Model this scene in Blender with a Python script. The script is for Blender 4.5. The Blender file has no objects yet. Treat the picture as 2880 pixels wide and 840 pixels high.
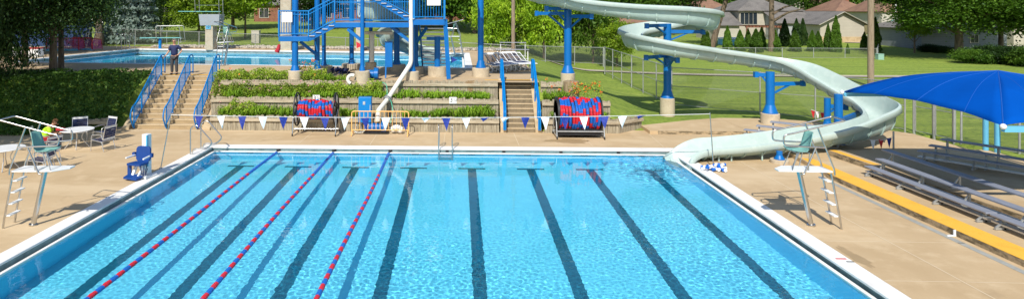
import bpy, bmesh, math, random
from mathutils import Vector, Matrix, noise
R = math.radians
S = bpy.context.scene
COL = S.collection

# ---------------------------------------------------------------- camera, sky, sun, exposure
CAM_H = 5.35; FPX = 1678.0; PX = 1235.0; PY = 30.0; YAW = R(2)
cd = bpy.data.cameras.new('camera'); cam = bpy.data.objects.new('camera', cd); COL.objects.link(cam); S.camera = cam
cam.location = (0, 0, CAM_H); cam.rotation_euler = (R(90), 0, YAW)
cd.sensor_width = 36; cd.lens = FPX / 2880 * 36
cd.shift_x = (1440 - PX) / 2880; cd.shift_y = -(420 - PY) / 2880
cd.clip_start = .1; cd.clip_end = 3000
SUN_EL, SUN_AZ = 44, 14
w = bpy.data.worlds.new('World'); S.world = w; w.use_nodes = True
_n = w.node_tree.nodes; sk = _n.new('ShaderNodeTexSky'); sk.sky_type = 'NISHITA'; sk.sun_disc = False
sk.sun_elevation = R(SUN_EL); sk.sun_rotation = R(180 + SUN_AZ); sk.air_density = 1.0; sk.dust_density = .6
w.node_tree.links.new(sk.outputs[0], _n['Background'].inputs[0]); _n['Background'].inputs[1].default_value = .135
sd = bpy.data.lights.new('sun', 'SUN'); sd.energy = 4.9; sd.angle = R(.53); sd.color = (1, .95, .86)
sun = bpy.data.objects.new('sun', sd); COL.objects.link(sun)
sun.rotation_euler = Vector((math.sin(R(SUN_AZ)), math.cos(R(SUN_AZ)), -math.tan(R(SUN_EL)))).to_track_quat('-Z', 'Y').to_euler()
sun.location = (-20, -30, 40); sd.cycles.is_caustics_light = True
S.view_settings.view_transform = 'Standard'; S.view_settings.look = 'None'; S.view_settings.exposure = 0.12; S.view_settings.gamma = 1
S.view_settings.use_curve_mapping = False
S.render.engine = 'CYCLES'
S.cycles.caustics_refractive = True; S.cycles.caustics_reflective = True; S.cycles.blur_glossy = .6; S.cycles.use_denoising = True
S.cycles.max_bounces = 10; S.cycles.transparent_max_bounces = 16; S.cycles.transmission_bounces = 8
S.cycles.sample_clamp_indirect = 6

FW = Vector((-math.sin(YAW), math.cos(YAW), 0)); RT = Vector((math.cos(YAW), math.sin(YAW), 0))
def D(u, dep, z):                      # survey helper: bearing u, distance, height -> world point
    p = FW * dep + RT * ((u - PX) / FPX * dep); return Vector((p.x, p.y, z))
def G(u, v, z=0):
    return D(u, (CAM_H - z) * FPX / (v - PY), z)
def Zv(v, dep): return CAM_H - (v - PY) * dep / FPX

# ---------------------------------------------------------------- materials
MATS = {}
def nodes(name):
    m = bpy.data.materials.new(name); m.use_nodes = True
    nt = m.node_tree; return m, nt, nt.nodes['Principled BSDF'], nt.nodes['Material Output']
def mat(name, col, rough=.6, metal=0, var=.12, scale=3.0, bump=0, bscale=30, col2=None, detail=5, spec=.5, aniso=None):
    if name in MATS: return MATS[name]
    m, nt, b, out = nodes(name); N = nt.nodes; L = nt.links
    b.inputs['Roughness'].default_value = rough; b.inputs['Metallic'].default_value = metal
    b.inputs['Specular IOR Level'].default_value = spec
    g = N.new('ShaderNodeNewGeometry'); vec = g.outputs['Position']
    if aniso:
        mp = N.new('ShaderNodeMapping'); mp.inputs['Scale'].default_value = aniso; L.new(vec, mp.inputs['Vector']); vec = mp.outputs[0]
    t = N.new('ShaderNodeTexNoise'); t.inputs['Scale'].default_value = scale; t.inputs['Detail'].default_value = detail; t.inputs['Roughness'].default_value = .62
    L.new(vec, t.inputs['Vector'])
    r = N.new('ShaderNodeValToRGB'); r.color_ramp.elements[0].position = .3; r.color_ramp.elements[1].position = .7
    c1 = col; c2 = col2 or tuple(min(1, c * (1 + var)) for c in col)
    if not col2: c1 = tuple(c * (1 - var) for c in col)
    r.color_ramp.elements[0].color = (*c1, 1); r.color_ramp.elements[1].color = (*c2, 1)
    L.new(t.outputs[0], r.inputs[0]); L.new(r.outputs[0], b.inputs['Base Color'])
    if bump:
        t2 = N.new('ShaderNodeTexNoise'); t2.inputs['Scale'].default_value = bscale; t2.inputs['Detail'].default_value = 4; L.new(vec, t2.inputs['Vector'])
        bp = N.new('ShaderNodeBump'); bp.inputs['Distance'].default_value = bump; L.new(t2.outputs[0], bp.inputs['Height']); L.new(bp.outputs[0], b.inputs['Normal'])
    MATS[name] = m; return m

def layered(name, base, layers, rough=.85, bump=.004, bscale=25):
    """base colour with several noise layers: (scale, colour, lo, hi, stretch)"""
    m, nt, b, out = nodes(name); N = nt.nodes; L = nt.links
    b.inputs['Roughness'].default_value = rough
    g = N.new('ShaderNodeNewGeometry'); cur = None
    rgb = N.new('ShaderNodeRGB'); rgb.outputs[0].default_value = (*base, 1); cur = rgb.outputs[0]
    for i, (sc, col, lo, hi, st) in enumerate(layers):
        mp = N.new('ShaderNodeMapping'); mp.inputs['Scale'].default_value = st[:3]; mp.inputs['Rotation'].default_value = (0, 0, st[3] if len(st) > 3 else 0); mp.inputs['Location'].default_value = (i * 7.3, i * 3.1, i); L.new(g.outputs['Position'], mp.inputs['Vector'])
        t = N.new('ShaderNodeTexNoise'); t.inputs['Scale'].default_value = sc; t.inputs['Detail'].default_value = 6; t.inputs['Roughness'].default_value = .65; L.new(mp.outputs[0], t.inputs['Vector'])
        mr = N.new('ShaderNodeMapRange'); mr.inputs['From Min'].default_value = lo; mr.inputs['From Max'].default_value = hi; L.new(t.outputs[0], mr.inputs['Value'])
        mx = N.new('ShaderNodeMix'); mx.data_type = 'RGBA'; L.new(mr.outputs[0], mx.inputs['Factor']); L.new(cur, mx.inputs['A']); mx.inputs['B'].default_value = (*col, 1); cur = mx.outputs['Result']
    L.new(cur, b.inputs['Base Color'])
    if bump:
        t2 = N.new('ShaderNodeTexNoise'); t2.inputs['Scale'].default_value = bscale; t2.inputs['Detail'].default_value = 5; L.new(g.outputs['Position'], t2.inputs['Vector'])
        bp = N.new('ShaderNodeBump'); bp.inputs['Distance'].default_value = bump; L.new(t2.outputs[0], bp.inputs['Height']); L.new(bp.outputs[0], b.inputs['Normal'])
    MATS[name] = m; return m

O3 = (1, 1, 1)
layered('deck', (.52, .38, .22), [(.35, (.455, .325, .18), .4, .65, O3), (1.6, (.575, .435, .265), .5, .75, O3), (9, (.42, .30, .165), .6, .8, O3), (.9, (.40, .285, .16), .62, .72, O3), (35, (.36, .26, .15), .66, .8, O3), (.16, (.58, .44, .27), .5, .62, (1, 3, 1))])
layered('upper_deck', (.50, .37, .22), [(.3, (.43, .31, .18), .4, .65, O3), (2, (.56, .43, .27), .5, .75, O3), (12, (.38, .27, .16), .62, .8, O3)])
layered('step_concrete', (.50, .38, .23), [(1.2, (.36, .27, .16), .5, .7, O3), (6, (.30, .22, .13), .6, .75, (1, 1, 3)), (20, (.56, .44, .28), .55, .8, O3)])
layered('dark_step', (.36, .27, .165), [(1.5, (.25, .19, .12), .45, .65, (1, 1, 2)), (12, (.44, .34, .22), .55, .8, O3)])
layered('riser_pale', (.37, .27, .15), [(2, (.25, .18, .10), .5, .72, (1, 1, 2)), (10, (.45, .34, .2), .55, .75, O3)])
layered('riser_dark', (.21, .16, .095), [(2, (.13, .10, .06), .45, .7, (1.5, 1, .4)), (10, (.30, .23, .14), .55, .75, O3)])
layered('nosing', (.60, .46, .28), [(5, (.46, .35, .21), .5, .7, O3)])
layered('kerb_concrete', (.40, .30, .18), [(3, (.13, .10, .055), .45, .58, (1, 1, 3)), (14, (.22, .17, .10), .5, .7, O3)])
layered('footing', (.50, .42, .30), [(2, (.36, .29, .20), .45, .7, O3), (15, (.58, .50, .38), .55, .75, O3)])
layered('coping_white', (.80, .79, .76), [(.8, (.70, .68, .64), .5, .7, O3), (12, (.62, .58, .52), .66, .8, O3)], rough=.6)
layered('grass', (.15, .225, .02), [(.9, (.28, .35, .05), .44, .58, (.12, 1.0, 1, -.5)), (.15, (.22, .30, .03), .4, .62, (1, 2.2, 1)), (.5, (.27, .33, .045), .55, .72, (.6, 2.5, 1)), (4, (.075, .135, .012), .5, .68, O3), (40, (.25, .33, .04), .55, .72, O3)], rough=.95, bump=.03, bscale=40)
layered('far_grass', (.095, .18, .025), [(.08, (.15, .24, .035), .4, .62, (1, 3, 1)), (1.1, (.07, .13, .018), .5, .7, (.5, 2, 1)), (9, (.18, .27, .05), .55, .75, O3)], rough=.95, bump=.03, bscale=20)
layered('soil', (.10, .075, .045), [(5, (.05, .04, .025), .4, .6, O3)], bump=.03)
layered('wood_grey', (.34, .29, .20), [(3, (.21, .175, .12), .42, .62, (2.5, 2.5, .35)), (9, (.46, .41, .31), .52, .7, (3, 3, .3)), (1.1, (.25, .165, .085), .6, .68, (1, 1, .3))], bump=.012)
layered('beam_wood', (.43, .36, .25), [(3, (.30, .24, .16), .42, .62, (.4, 2.5, 2.5)), (9, (.52, .46, .35), .52, .7, (.3, 4, 4))], bump=.008)
layered('log_wood', (.36, .27, .16), [(4, (.22, .16, .09), .42, .6, (2, 2, .4))], bump=.01)
layered('yellow_tile', (.83, .44, .045), [(2, (.74, .37, .035), .5, .7, O3), (30, (.86, .5, .08), .5, .7, O3)], rough=.7, bump=.006, bscale=60)
mat('shade_blue_pad', (.008, .035, .11), .6, var=.15)  # shade on the far blue wall is put into this darker navy
layered('path_concrete', (.44, .39, .30), [(1, (.36, .32, .25), .45, .65, O3)])
layered('bark', (.16, .115, .075), [(5, (.08, .06, .04), .45, .6, (1, 1, .25)), (14, (.23, .18, .12), .55, .7, (1, 1, .3))], bump=.02)
layered('pole_wood', (.28, .21, .145), [(6, (.20, .15, .10), .45, .6, (2, 2, .2)), (16, (.36, .29, .21), .55, .7, (2, 2, .2))], bump=.006)
layered('slide_gel', (.38, .50, .46), [(.5, (.33, .45, .415), .42, .66, O3), (3, (.42, .54, .50), .5, .7, O3), (1.3, (.32, .44, .37), .58, .78, (4, 4, .4)), (9, (.30, .38, .33), .68, .8, (2, 2, .3))], rough=.38, bump=0)
layered('slide_pale', (.45, .54, .50), [(.5, (.39, .49, .455), .42, .66, O3), (3, (.50, .58, .535), .5, .7, O3), (1.3, (.36, .42, .36), .62, .8, (4, 4, .5))], rough=.38, bump=0)
layered('siding', (.46, .43, .36), [(.8, (.40, .37, .31), .45, .7, O3)])
layered('siding_grey', (.34, .36, .37), [(.8, (.27, .29, .30), .45, .7, O3)])
layered('brick', (.23, .095, .055), [(2, (.17, .065, .04), .45, .6, O3), (14, (.42, .20, .12), .55, .7, (1, 1, 3))], bump=.01)
layered('tan_brick', (.50, .38, .22), [(2, (.40, .29, .16), .45, .6, O3)], bump=.01)
layered('roof_grey', (.17, .155, .14), [(.7, (.12, .11, .10), .45, .65, O3), (8, (.30, .28, .26), .55, .7, O3)], bump=.02)
layered('roof_brown', (.24, .135, .085), [(.7, (.17, .09, .06), .45, .65, O3), (8, (.31, .19, .13), .55, .7, O3)], bump=.02)
layered('rock', (.45, .40, .32), [(6, (.25, .22, .18), .45, .6, O3), (12, (.62, .57, .48), .55, .7, O3)], bump=.02)
mat('blue_paint', (.0015, .13, .42), .42, var=.12, scale=1.3, spec=.35)
mat('rail_blue', (.0015, .18, .50), .42, var=.08, spec=.35)
mat('light_blue_paint', (.12, .42, .62), .45, var=.06)
mat('white_paint', (.78, .78, .76), .5, var=.05)
mat('plastic_white', (.75, .76, .76), .4, var=.05)
mat('steel', (.56, .55, .53), .28, 1, var=.08, scale=9)
mat('aluminium', (.60, .60, .60), .45, .75, var=.10, scale=6)
mat('galvanised', (.42, .43, .42), .5, .55, var=.12, scale=8)
mat('bench_top', (.29, .31, .37), .6, .3, var=.10, scale=3)
mat('black_plastic', (.014, .014, .016), .5, var=.3)
mat('red_float', (.62, .02, .035), .42, var=.08)
mat('blue_float', (.01, .13, .52), .42, var=.08)
mat('navy', (.010, .020, .085), .75, var=.15)
mat('pennant_blue', (.015, .035, .26), .7, var=.10)
mat('pennant_white', (.80, .81, .82), .7, var=.03)
mat('pennant_red', (.55, .02, .03), .7, var=.05)
mat('orange_paint', (.82, .46, .14), .5, var=.05)
mat('teal_plastic', (.17, .37, .33), .42, var=.06)
mat('teal_board', (.22, .55, .52), .5, var=.06)
mat('lift_blue', (.002, .045, .22), .5, var=.08)
mat('dark_gutter', (.17, .26, .27), .7, var=.3, scale=4)
mat('tile_dark', (.001, .115, .185), .6, var=.15)
mat('skin', (.50, .27, .18), .55, var=.06)
mat('grey_hair', (.32, .30, .28), .8, var=.15)
mat('brown_hair', (.20, .10, .04), .7, var=.2)
mat('trousers', (.055, .055, .06), .85, var=.15)
mat('lime_shirt', (.42, .78, .02), .8, var=.06)
mat('red_cloth', (.45, .02, .03), .8, var=.1)
mat('canopy_fabric', (.0004, .070, .37), .9, var=.10, scale=.7, spec=.04); mat('canopy_seam', (.002, .085, .40), .8, var=.05)
mat('glass_dark', (.02, .03, .04), .1, var=.2)
mat('net_pink', (.50, .10, .28), .8, var=.1)
mat('green_hose', (.05, .40, .25), .5, var=.05)
mat('cable_white', (.62, .62, .60), .6, var=.03)
mat('pipe_white', (.72, .69, .62), .5, var=.06)
mat('grey_strip', (.33, .33, .30), .8, var=.15, scale=6)
mat('joint_light', (.62, .50, .33), .85, var=.05)
mat('wet_concrete', (.37, .26, .135), .55, var=.08, scale=2)
mat('orange_petal', (.75, .17, .02), .7, var=.15)
mat('pink_petal', (.7, .35, .35), .7, var=.2)
mat('utility_green', (.25, .42, .34), .6, var=.05)

def leafmat(name, c1, c2, c3, trans=.35, scale=.8):
    m, nt, b, out = nodes(name); N = nt.nodes; L = nt.links
    g = N.new('ShaderNodeNewGeometry'); oi = N.new('ShaderNodeObjectInfo')
    t = N.new('ShaderNodeTexNoise'); t.inputs['Scale'].default_value = scale; t.inputs['Detail'].default_value = 8; t.inputs['Roughness'].default_value = .75; L.new(g.outputs['Position'], t.inputs['Vector'])
    r = N.new('ShaderNodeValToRGB'); e = r.color_ramp.elements; e[0].position = .33; e[0].color = (*c1, 1); e[1].position = .68; e[1].color = (*c3, 1)
    k = e.new(.5); k.color = (*c2, 1); L.new(t.outputs[0], r.inputs[0])
    hs = N.new('ShaderNodeHueSaturation'); mr = N.new('ShaderNodeMapRange'); mr.inputs['To Min'].default_value = .75; mr.inputs['To Max'].default_value = 1.25
    L.new(oi.outputs['Random'], mr.inputs['Value']); L.new(mr.outputs[0], hs.inputs['Value']); L.new(r.outputs[0], hs.inputs['Color'])
    L.new(hs.outputs[0], b.inputs['Base Color']); b.inputs['Roughness'].default_value = .55; b.inputs['Specular IOR Level'].default_value = .3
    tr = N.new('ShaderNodeBsdfTranslucent'); L.new(hs.outputs[0], tr.inputs['Color'])
    mx = N.new('ShaderNodeMixShader'); mx.inputs[0].default_value = trans; L.new(b.outputs[0], mx.inputs[1]); L.new(tr.outputs[0], mx.inputs[2]); L.new(mx.outputs[0], out.inputs[0])
    MATS[name] = m; return m
leafmat('leaf_green', (.025, .075, .008), (.075, .16, .014), (.14, .24, .02))
leafmat('leaf_lime', (.07, .16, .008), (.22, .36, .015), (.42, .54, .03))
leafmat('leaf_dark', (.012, .032, .007), (.028, .068, .012), (.06, .12, .018), .25)
leafmat('leaf_blue', (.07, .11, .09), (.17, .23, .19), (.30, .36, .31), .2)
leafmat('leaf_cedar', (.035, .085, .008), (.075, .16, .012), (.13, .24, .018), .25)
leafmat('leaf_cover', (.03, .08, .012), (.075, .16, .02), (.15, .26, .035), .3, 2.5)
leafmat('blade', (.09, .20, .012), (.20, .36, .02), (.38, .50, .05), .35, 3)
leafmat('shrub_leaf', (.09, .17, .015), (.24, .36, .028), (.44, .48, .07), .3, 3)

def chainlink(name, cell, wire, colr):
    m, nt, b, out = nodes(name); N = nt.nodes; L = nt.links
    b.inputs['Base Color'].default_value = (*colr, 1); b.inputs['Roughness'].default_value = .5; b.inputs['Metallic'].default_value = .4
    uv = N.new('ShaderNodeUVMap'); sp = N.new('ShaderNodeSeparateXYZ'); jt = N.new('ShaderNodeTexNoise'); jt.inputs['Scale'].default_value = 5; jt.inputs['Detail'].default_value = 4; L.new(uv.outputs[0], jt.inputs['Vector'])
    vm = N.new('ShaderNodeVectorMath'); vm.operation = 'MULTIPLY_ADD'; L.new(jt.outputs['Color'], vm.inputs[0]); vm.inputs[1].default_value = (cell * 2.2,) * 3; L.new(uv.outputs[0], vm.inputs[2]); L.new(vm.outputs[0], sp.inputs[0])
    def M(op, a, c=None):
        n = N.new('ShaderNodeMath'); n.operation = op
        for i, q in enumerate((a, c)):
            if q is None: continue
            if isinstance(q, (int, float)): n.inputs[i].default_value = q
            else: L.new(q, n.inputs[i])
        return n.outputs[0]
    res = []
    for op in ('ADD', 'SUBTRACT'):
        s = M(op, sp.outputs[0], sp.outputs[1]); s = M('DIVIDE', s, cell); s = M('FRACT', s); s = M('LESS_THAN', s, wire / cell * 1.4); res.append(s)
    a = M('MAXIMUM', res[0], res[1])
    t = N.new('ShaderNodeBsdfTransparent'); mx = N.new('ShaderNodeMixShader'); L.new(a, mx.inputs[0]); L.new(t.outputs[0], mx.inputs[1]); L.new(b.outputs[0], mx.inputs[2]); L.new(mx.outputs[0], out.inputs[0])
    MATS[name] = m
chainlink('chain_link', .055, .0052, (.15, .165, .13)); chainlink('chain_dark', .05, .009, (.07, .075, .07)); chainlink('pink_net', .14, .03, (.50, .08, .25))

def sheet_lines(name, base, gapcol, period, axis, width=.12, bias=0):
    """cladding: thin shadow-gap lines at a real spacing, drawn only as darker colour"""
    m, nt, b, out = nodes(name); N = nt.nodes; L = nt.links
    g = N.new('ShaderNodeNewGeometry'); sp = N.new('ShaderNodeSeparateXYZ'); L.new(g.outputs['Position'], sp.inputs[0])
    d = N.new('ShaderNodeMath'); d.operation = 'DIVIDE'; L.new(sp.outputs[axis], d.inputs[0]); d.inputs[1].default_value = period
    f = N.new('ShaderNodeMath'); f.operation = 'FRACT'; L.new(d.outputs[0], f.inputs[0])
    lt = N.new('ShaderNodeMath'); lt.operation = 'LESS_THAN'; L.new(f.outputs[0], lt.inputs[0]); lt.inputs[1].default_value = width
    t = N.new('ShaderNodeTexNoise'); t.inputs['Scale'].default_value = 1.2; L.new(g.outputs['Position'], t.inputs['Vector'])
    r = N.new('ShaderNodeValToRGB'); r.color_ramp.elements[0].color = (*[c * .85 for c in base], 1); r.color_ramp.elements[1].color = (*[min(1, c * 1.1) for c in base], 1); L.new(t.outputs[0], r.inputs[0])
    mx = N.new('ShaderNodeMix'); mx.data_type = 'RGBA'; L.new(lt.outputs[0], mx.inputs['Factor']); L.new(r.outputs[0], mx.inputs['A']); mx.inputs['B'].default_value = (*gapcol, 1)
    L.new(mx.outputs['Result'], b.inputs['Base Color']); b.inputs['Roughness'].default_value = .8
    MATS[name] = m
sheet_lines('siding_boards', (.46, .42, .34), (.32, .29, .24), .22, 2); sheet_lines('siding_boards_shade', (.22, .24, .26), (.15, .16, .18), .22, 2)  # grey boards: colour darkened to stand for shade on the long house

def water_mat(name, tint):
    m, nt, b, out = nodes(name); N = nt.nodes; L = nt.links; N.remove(b)
    gl = N.new('ShaderNodeBsdfGlass'); gl.inputs['IOR'].default_value = 1.25; gl.inputs['Roughness'].default_value = 0; gl.inputs['Color'].default_value = (*tint, 1)
    L.new(gl.outputs[0], out.inputs[0]); MATS[name] = m
water_mat('water', (.97, .998, 1.0)); water_mat('deep_water', (.78, .94, 1.0))
layered('pool_paint', (.125, .61, .78), [(.3, (.11, .57, .76), .4, .65, O3), (2.5, (.145, .65, .80), .5, .7, O3)], bump=0)
layered('deep_paint', (.07, .66, .86), [(.3, (.06, .60, .82), .4, .65, O3)], bump=0)
layered('pool_wall_paint', (.11, .60, .84), [(.5, (.095, .55, .80), .4, .65, O3)], bump=0)

# ---------------------------------------------------------------- mesh helpers
def V3(p): return Vector((p[0], p[1], p[2]))
class MB:
    def __init__(s): s.v = []; s.f = []; s.m = []; s.uv = None
    def add(s, vs, fs, m=0):
        o = len(s.v); s.v += [tuple(p) for p in vs]; s.f += [tuple(i + o for i in f) for f in fs]; s.m += [m] * len(fs); return s
    def box(s, c, d, m=0, rz=0, taper=1):
        cx, cy, cz = c; a, b, h = d[0] / 2, d[1] / 2, d[2] / 2; co, si = math.cos(rz), math.sin(rz); vs = []
        for z, k in ((-h, 1), (h, taper)):
            for x, y in ((-a * k, -b * k), (a * k, -b * k), (a * k, b * k), (-a * k, b * k)): vs.append((cx + x * co - y * si, cy + x * si + y * co, cz + z))
        return s.add(vs, [(3, 2, 1, 0), (4, 5, 6, 7), (0, 1, 5, 4), (1, 2, 6, 5), (2, 3, 7, 6), (3, 0, 4, 7)], m)
    def beam(s, p, q, wd, h, m=0, up=(0, 0, 1)):
        p = V3(p); q = V3(q); t = (q - p).normalized(); u = Vector(up)
        if abs(t.dot(u)) > .99: u = Vector((0, 1, 0))
        a = t.cross(u).normalized(); b = a.cross(t).normalized(); vs = []
        for c in (p, q):
            for i, j in ((-1, -1), (1, -1), (1, 1), (-1, 1)): vs.append(c + a * (wd / 2 * i) + b * (h / 2 * j))
        return s.add(vs, [(0, 1, 2, 3), (7, 6, 5, 4), (0, 4, 5, 1), (1, 5, 6, 2), (2, 6, 7, 3), (3, 7, 4, 0)], m)
    def tube(s, pts, r, n=8, closed=False, m=0, r2=None):
        pts = [V3(p) for p in pts]; k = len(pts); vs = []; fs = []; up = None
        for i, p in enumerate(pts):
            a = pts[(i - 1) % k] if (closed or i > 0) else p; b = pts[(i + 1) % k] if (closed or i < k - 1) else p
            t = (b - a).normalized()
            if up is None:
                up = Vector((0, 0, 1)) if abs(t.z) < .9 else Vector((1, 0, 0))
            up = (up - t * up.dot(t)).normalized(); sd_ = t.cross(up)
            rr = r if r2 is None else r + (r2 - r) * i / (k - 1)
            for j in range(n):
                an = 2 * math.pi * j / n; vs.append(p + up * (rr * math.cos(an)) + sd_ * (rr * math.sin(an)))
        for i in range(k if closed else k - 1):
            for j in range(n):
                a = i * n + j; b = i * n + (j + 1) % n; c = ((i + 1) % k) * n + (j + 1) % n; d = ((i + 1) % k) * n + j; fs.append((a, d, c, b))
        if not closed: fs.append(tuple(range(n))); fs.append(tuple(reversed(range((k - 1) * n, k * n))))
        return s.add(vs, fs, m)
    def cyl(s, p, q, r, r2=None, n=16, m=0): return s.tube([p, q], r, n, False, m, r2)
    def ball(s, c, rad, n=10, k=7, m=0):
        if not isinstance(rad, (tuple, list)): rad = (rad,) * 3
        vs = [(c[0], c[1], c[2] + rad[2])]; fs = []
        for i in range(1, k):
            ph = math.pi * i / k
            for j in range(n):
                th = 2 * math.pi * j / n; vs.append((c[0] + rad[0] * math.sin(ph) * math.cos(th), c[1] + rad[1] * math.sin(ph) * math.sin(th), c[2] + rad[2] * math.cos(ph)))
        vs.append((c[0], c[1], c[2] - rad[2])); e = len(vs) - 1
        for j in range(n):
            fs.append((0, 1 + j, 1 + (j + 1) % n)); fs.append((e, e - n + (j + 1) % n, e - n + j))
        for i in range(k - 2):
            for j in range(n):
                a = 1 + i * n + j; b = 1 + i * n + (j + 1) % n; fs.append((a, a + n, b + n, b))
        return s.add(vs, fs, m)
    def prism(s, poly, z0, z1, m=0):     # poly: list of (x,y) anticlockwise; z may be callables
        n = len(poly); vs = [(x, y, z0) for x, y in poly] + [(x, y, z1) for x, y in poly]
        fs = [tuple(reversed(range(n))), tuple(range(n, 2 * n))] + [(i, (i + 1) % n, n + (i + 1) % n, n + i) for i in range(n)]
        return s.add(vs, fs, m)
    def quad(s, a, b, c, d, m=0): return s.add([a, b, c, d], [(0, 1, 2, 3)], m)
    def build(s, name, mats, parent=None, smooth=False, bevel=0, solid=0, org=None):
        if isinstance(mats, str): mats = [mats]
        o0 = Vector(org) if org is not None else ORG.get(parent.name, Vector()) if parent else Vector()
        me = bpy.data.meshes.new(name); me.from_pydata([(x - o0.x, y - o0.y, z - o0.z) for x, y, z in s.v], [], s.f)
        for q in mats: me.materials.append(MATS[q])
        me.polygons.foreach_set('material_index', s.m)
        if s.uv:
            l = me.uv_layers.new(name='UVMap')
            for i, c in enumerate(s.uv): l.data[i].uv = c
        if smooth:
            me.polygons.foreach_set('use_smooth', [True] * len(me.polygons))
            me.set_sharp_from_angle(angle=R(50))
        me.update(); o = bpy.data.objects.new(name, me); COL.objects.link(o)
        if org is not None: o.location = org
        if parent: o.parent = parent; ORG[o.name] = o0
        if bevel:
            b = o.modifiers.new('bevel', 'BEVEL'); b.width = bevel; b.segments = 2; b.limit_method = 'ANGLE'
        if solid:
            q = o.modifiers.new('solid', 'SOLIDIFY'); q.thickness = solid; q.offset = 0
        return o
ORG = {}
def tag(o, label=None, cat=None, group=None, kind=None):
    if label: o['label'] = label
    if cat: o['category'] = cat
    if group: o['group'] = group
    if kind: o['kind'] = kind
    return o
def thing(name, label, cat, loc=(0, 0, 0), group=None):
    o = bpy.data.objects.new(name, None); COL.objects.link(o); o.location = loc; o.empty_display_size = .2
    ORG[o.name] = V3(loc); return tag(o, label, cat, group)
def struct(mb, name, mats, **k): o = mb.build(name, mats, **k); o['kind'] = 'structure'; return o
def copy_tree(o, loc=None, rz=None, label=None, scale=None, par=None):
    c = o.copy(); COL.objects.link(c)
    if par: c.parent = par
    if loc is not None: c.location = loc
    if rz is not None: c.rotation_euler = (0, 0, rz)
    if scale is not None: c.scale = (scale,) * 3 if isinstance(scale, (int, float)) else scale
    if label: c['label'] = label
    for ch in list(o.children): copy_tree(ch, par=c)
    return c
def arc(c, r, a0, a1, n, ax, ay):      # arc points in the plane of ax, ay
    c = V3(c); ax = V3(ax); ay = V3(ay); return [c + ax * (r * math.cos(a0 + (a1 - a0) * i / n)) + ay * (r * math.sin(a0 + (a1 - a0) * i / n)) for i in range(n + 1)]
def fillet(pts, r, n=5, closed=False):
    pts = [V3(p) for p in pts]; out = []; k = len(pts)
    for i, p in enumerate(pts):
        if not closed and i in (0, k - 1): out.append(p); continue
        a = pts[(i - 1) % k]; b = pts[(i + 1) % k]; d1 = (a - p); d2 = (b - p); rr = min(r, d1.length * .48, d2.length * .48)
        s_ = p + d1.normalized() * rr; e_ = p + d2.normalized() * rr
        for j in range(n + 1):
            t = j / n; out.append(s_ * (1 - t) ** 2 + p * 2 * t * (1 - t) + e_ * t * t)
    return out
def catmull(P, n):
    P = [V3(p) for p in P]; out = []
    for i in range(len(P) - 1):
        a = P[i - 1] if i else P[0] * 2 - P[1]; b = P[i]; c = P[i + 1]; d = P[i + 2] if i + 2 < len(P) else P[-1] * 2 - P[-2]
        for j in range(n):
            t = j / n; out.append(.5 * ((2 * b) + (c - a) * t + (2 * a - 5 * b + 4 * c - d) * t * t + (3 * b - a - 3 * c + d) * t ** 3))
    out.append(P[-1]); return out
def sm(a, b, x): t = max(0, min(1, (x - a) / (b - a))); return t * t * (3 - 2 * t)
rnd = random.Random(5)
def recv(o): o.cycles.is_caustics_receiver = True; return o

ZU = 2.0            # level of the upper deck
# ---------------------------------------------------------------- ground
UP = [(-31, 60), (-31, 33)]                                     # upper deck outline is a sheet of its own
def ground_h(x, y):
    if y < 26.0: return .10 if x > 18.6 else -.03
    xe = 9.2 + max(0, min(1, (y - 27) / 7)) * 2.4
    side = 1 - sm(3.2, xe, x)
    if x > 3.4 and y < 30.5: side *= sm(26.3, 30.5, y) * .75 + .25 if x > 4.9 else 1
    front = sm(26.0, 30.6, y) if x < -15 else 1.0 if y > 28.2 else 0.0
    if x > 3.4: front = sm(26.6, 28.4, y)
    h = ZU * side * front
    h += sm(55, 115, y) * 1.7 * (1 - sm(5, 30, x))
    h += sm(52, 100, y) * .6 * sm(10, 30, x)
    return h - .03
def gz(x, y): return max(ground_h(x, y), -.03)
ys = [-40, -10, 10, 20, 24, 25.9] + [26 + i * .3 for i in range(24)] + [33.5 + i * .9 for i in range(35)] + [66 + i * 5 for i in range(20)] + [180, 240, 400, 900]
xs = [-600, -250, -120, -80] + [-60 + i * 4 for i in range(10)] + [-20 + i for i in range(22)] + [2.5 + i * .4 for i in range(28)] + [14 + i * 1.5 for i in range(30)] + [65, 80, 100, 140, 200, 400, 900]
g = MB(); nx = len(xs)
for y in ys:
    for x in xs:
        if (-60 < x < 18.6 and y < 26) or y < -11: z = -1.9
        else: z = ground_h(x, y)
        if -30.5 < x < 3.2 and 31 < y < 52.5 and (x > -27 or y > 38): z = -3.4 if (-29 < x < 1 and 35.0 < y < 51) else min(z, ZU - .25)
        if -15.8 < x < 3.5 and 26.2 <= y < 31: z = min(z, -.6 if (y < 27.9 or x < -11.0) else 1.6)
        g.v.append((x, y, z + (.05 * noise.noise(Vector((x * .4, y * .4, 0))) if y > 26.5 else 0)))
for j in range(len(ys) - 1):
    for i in range(nx - 1): a = j * nx + i; g.f.append((a, a + 1, a + nx + 1, a + nx)); g.m.append(0)
struct(g, 'lawn', 'grass', smooth=True)

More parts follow.
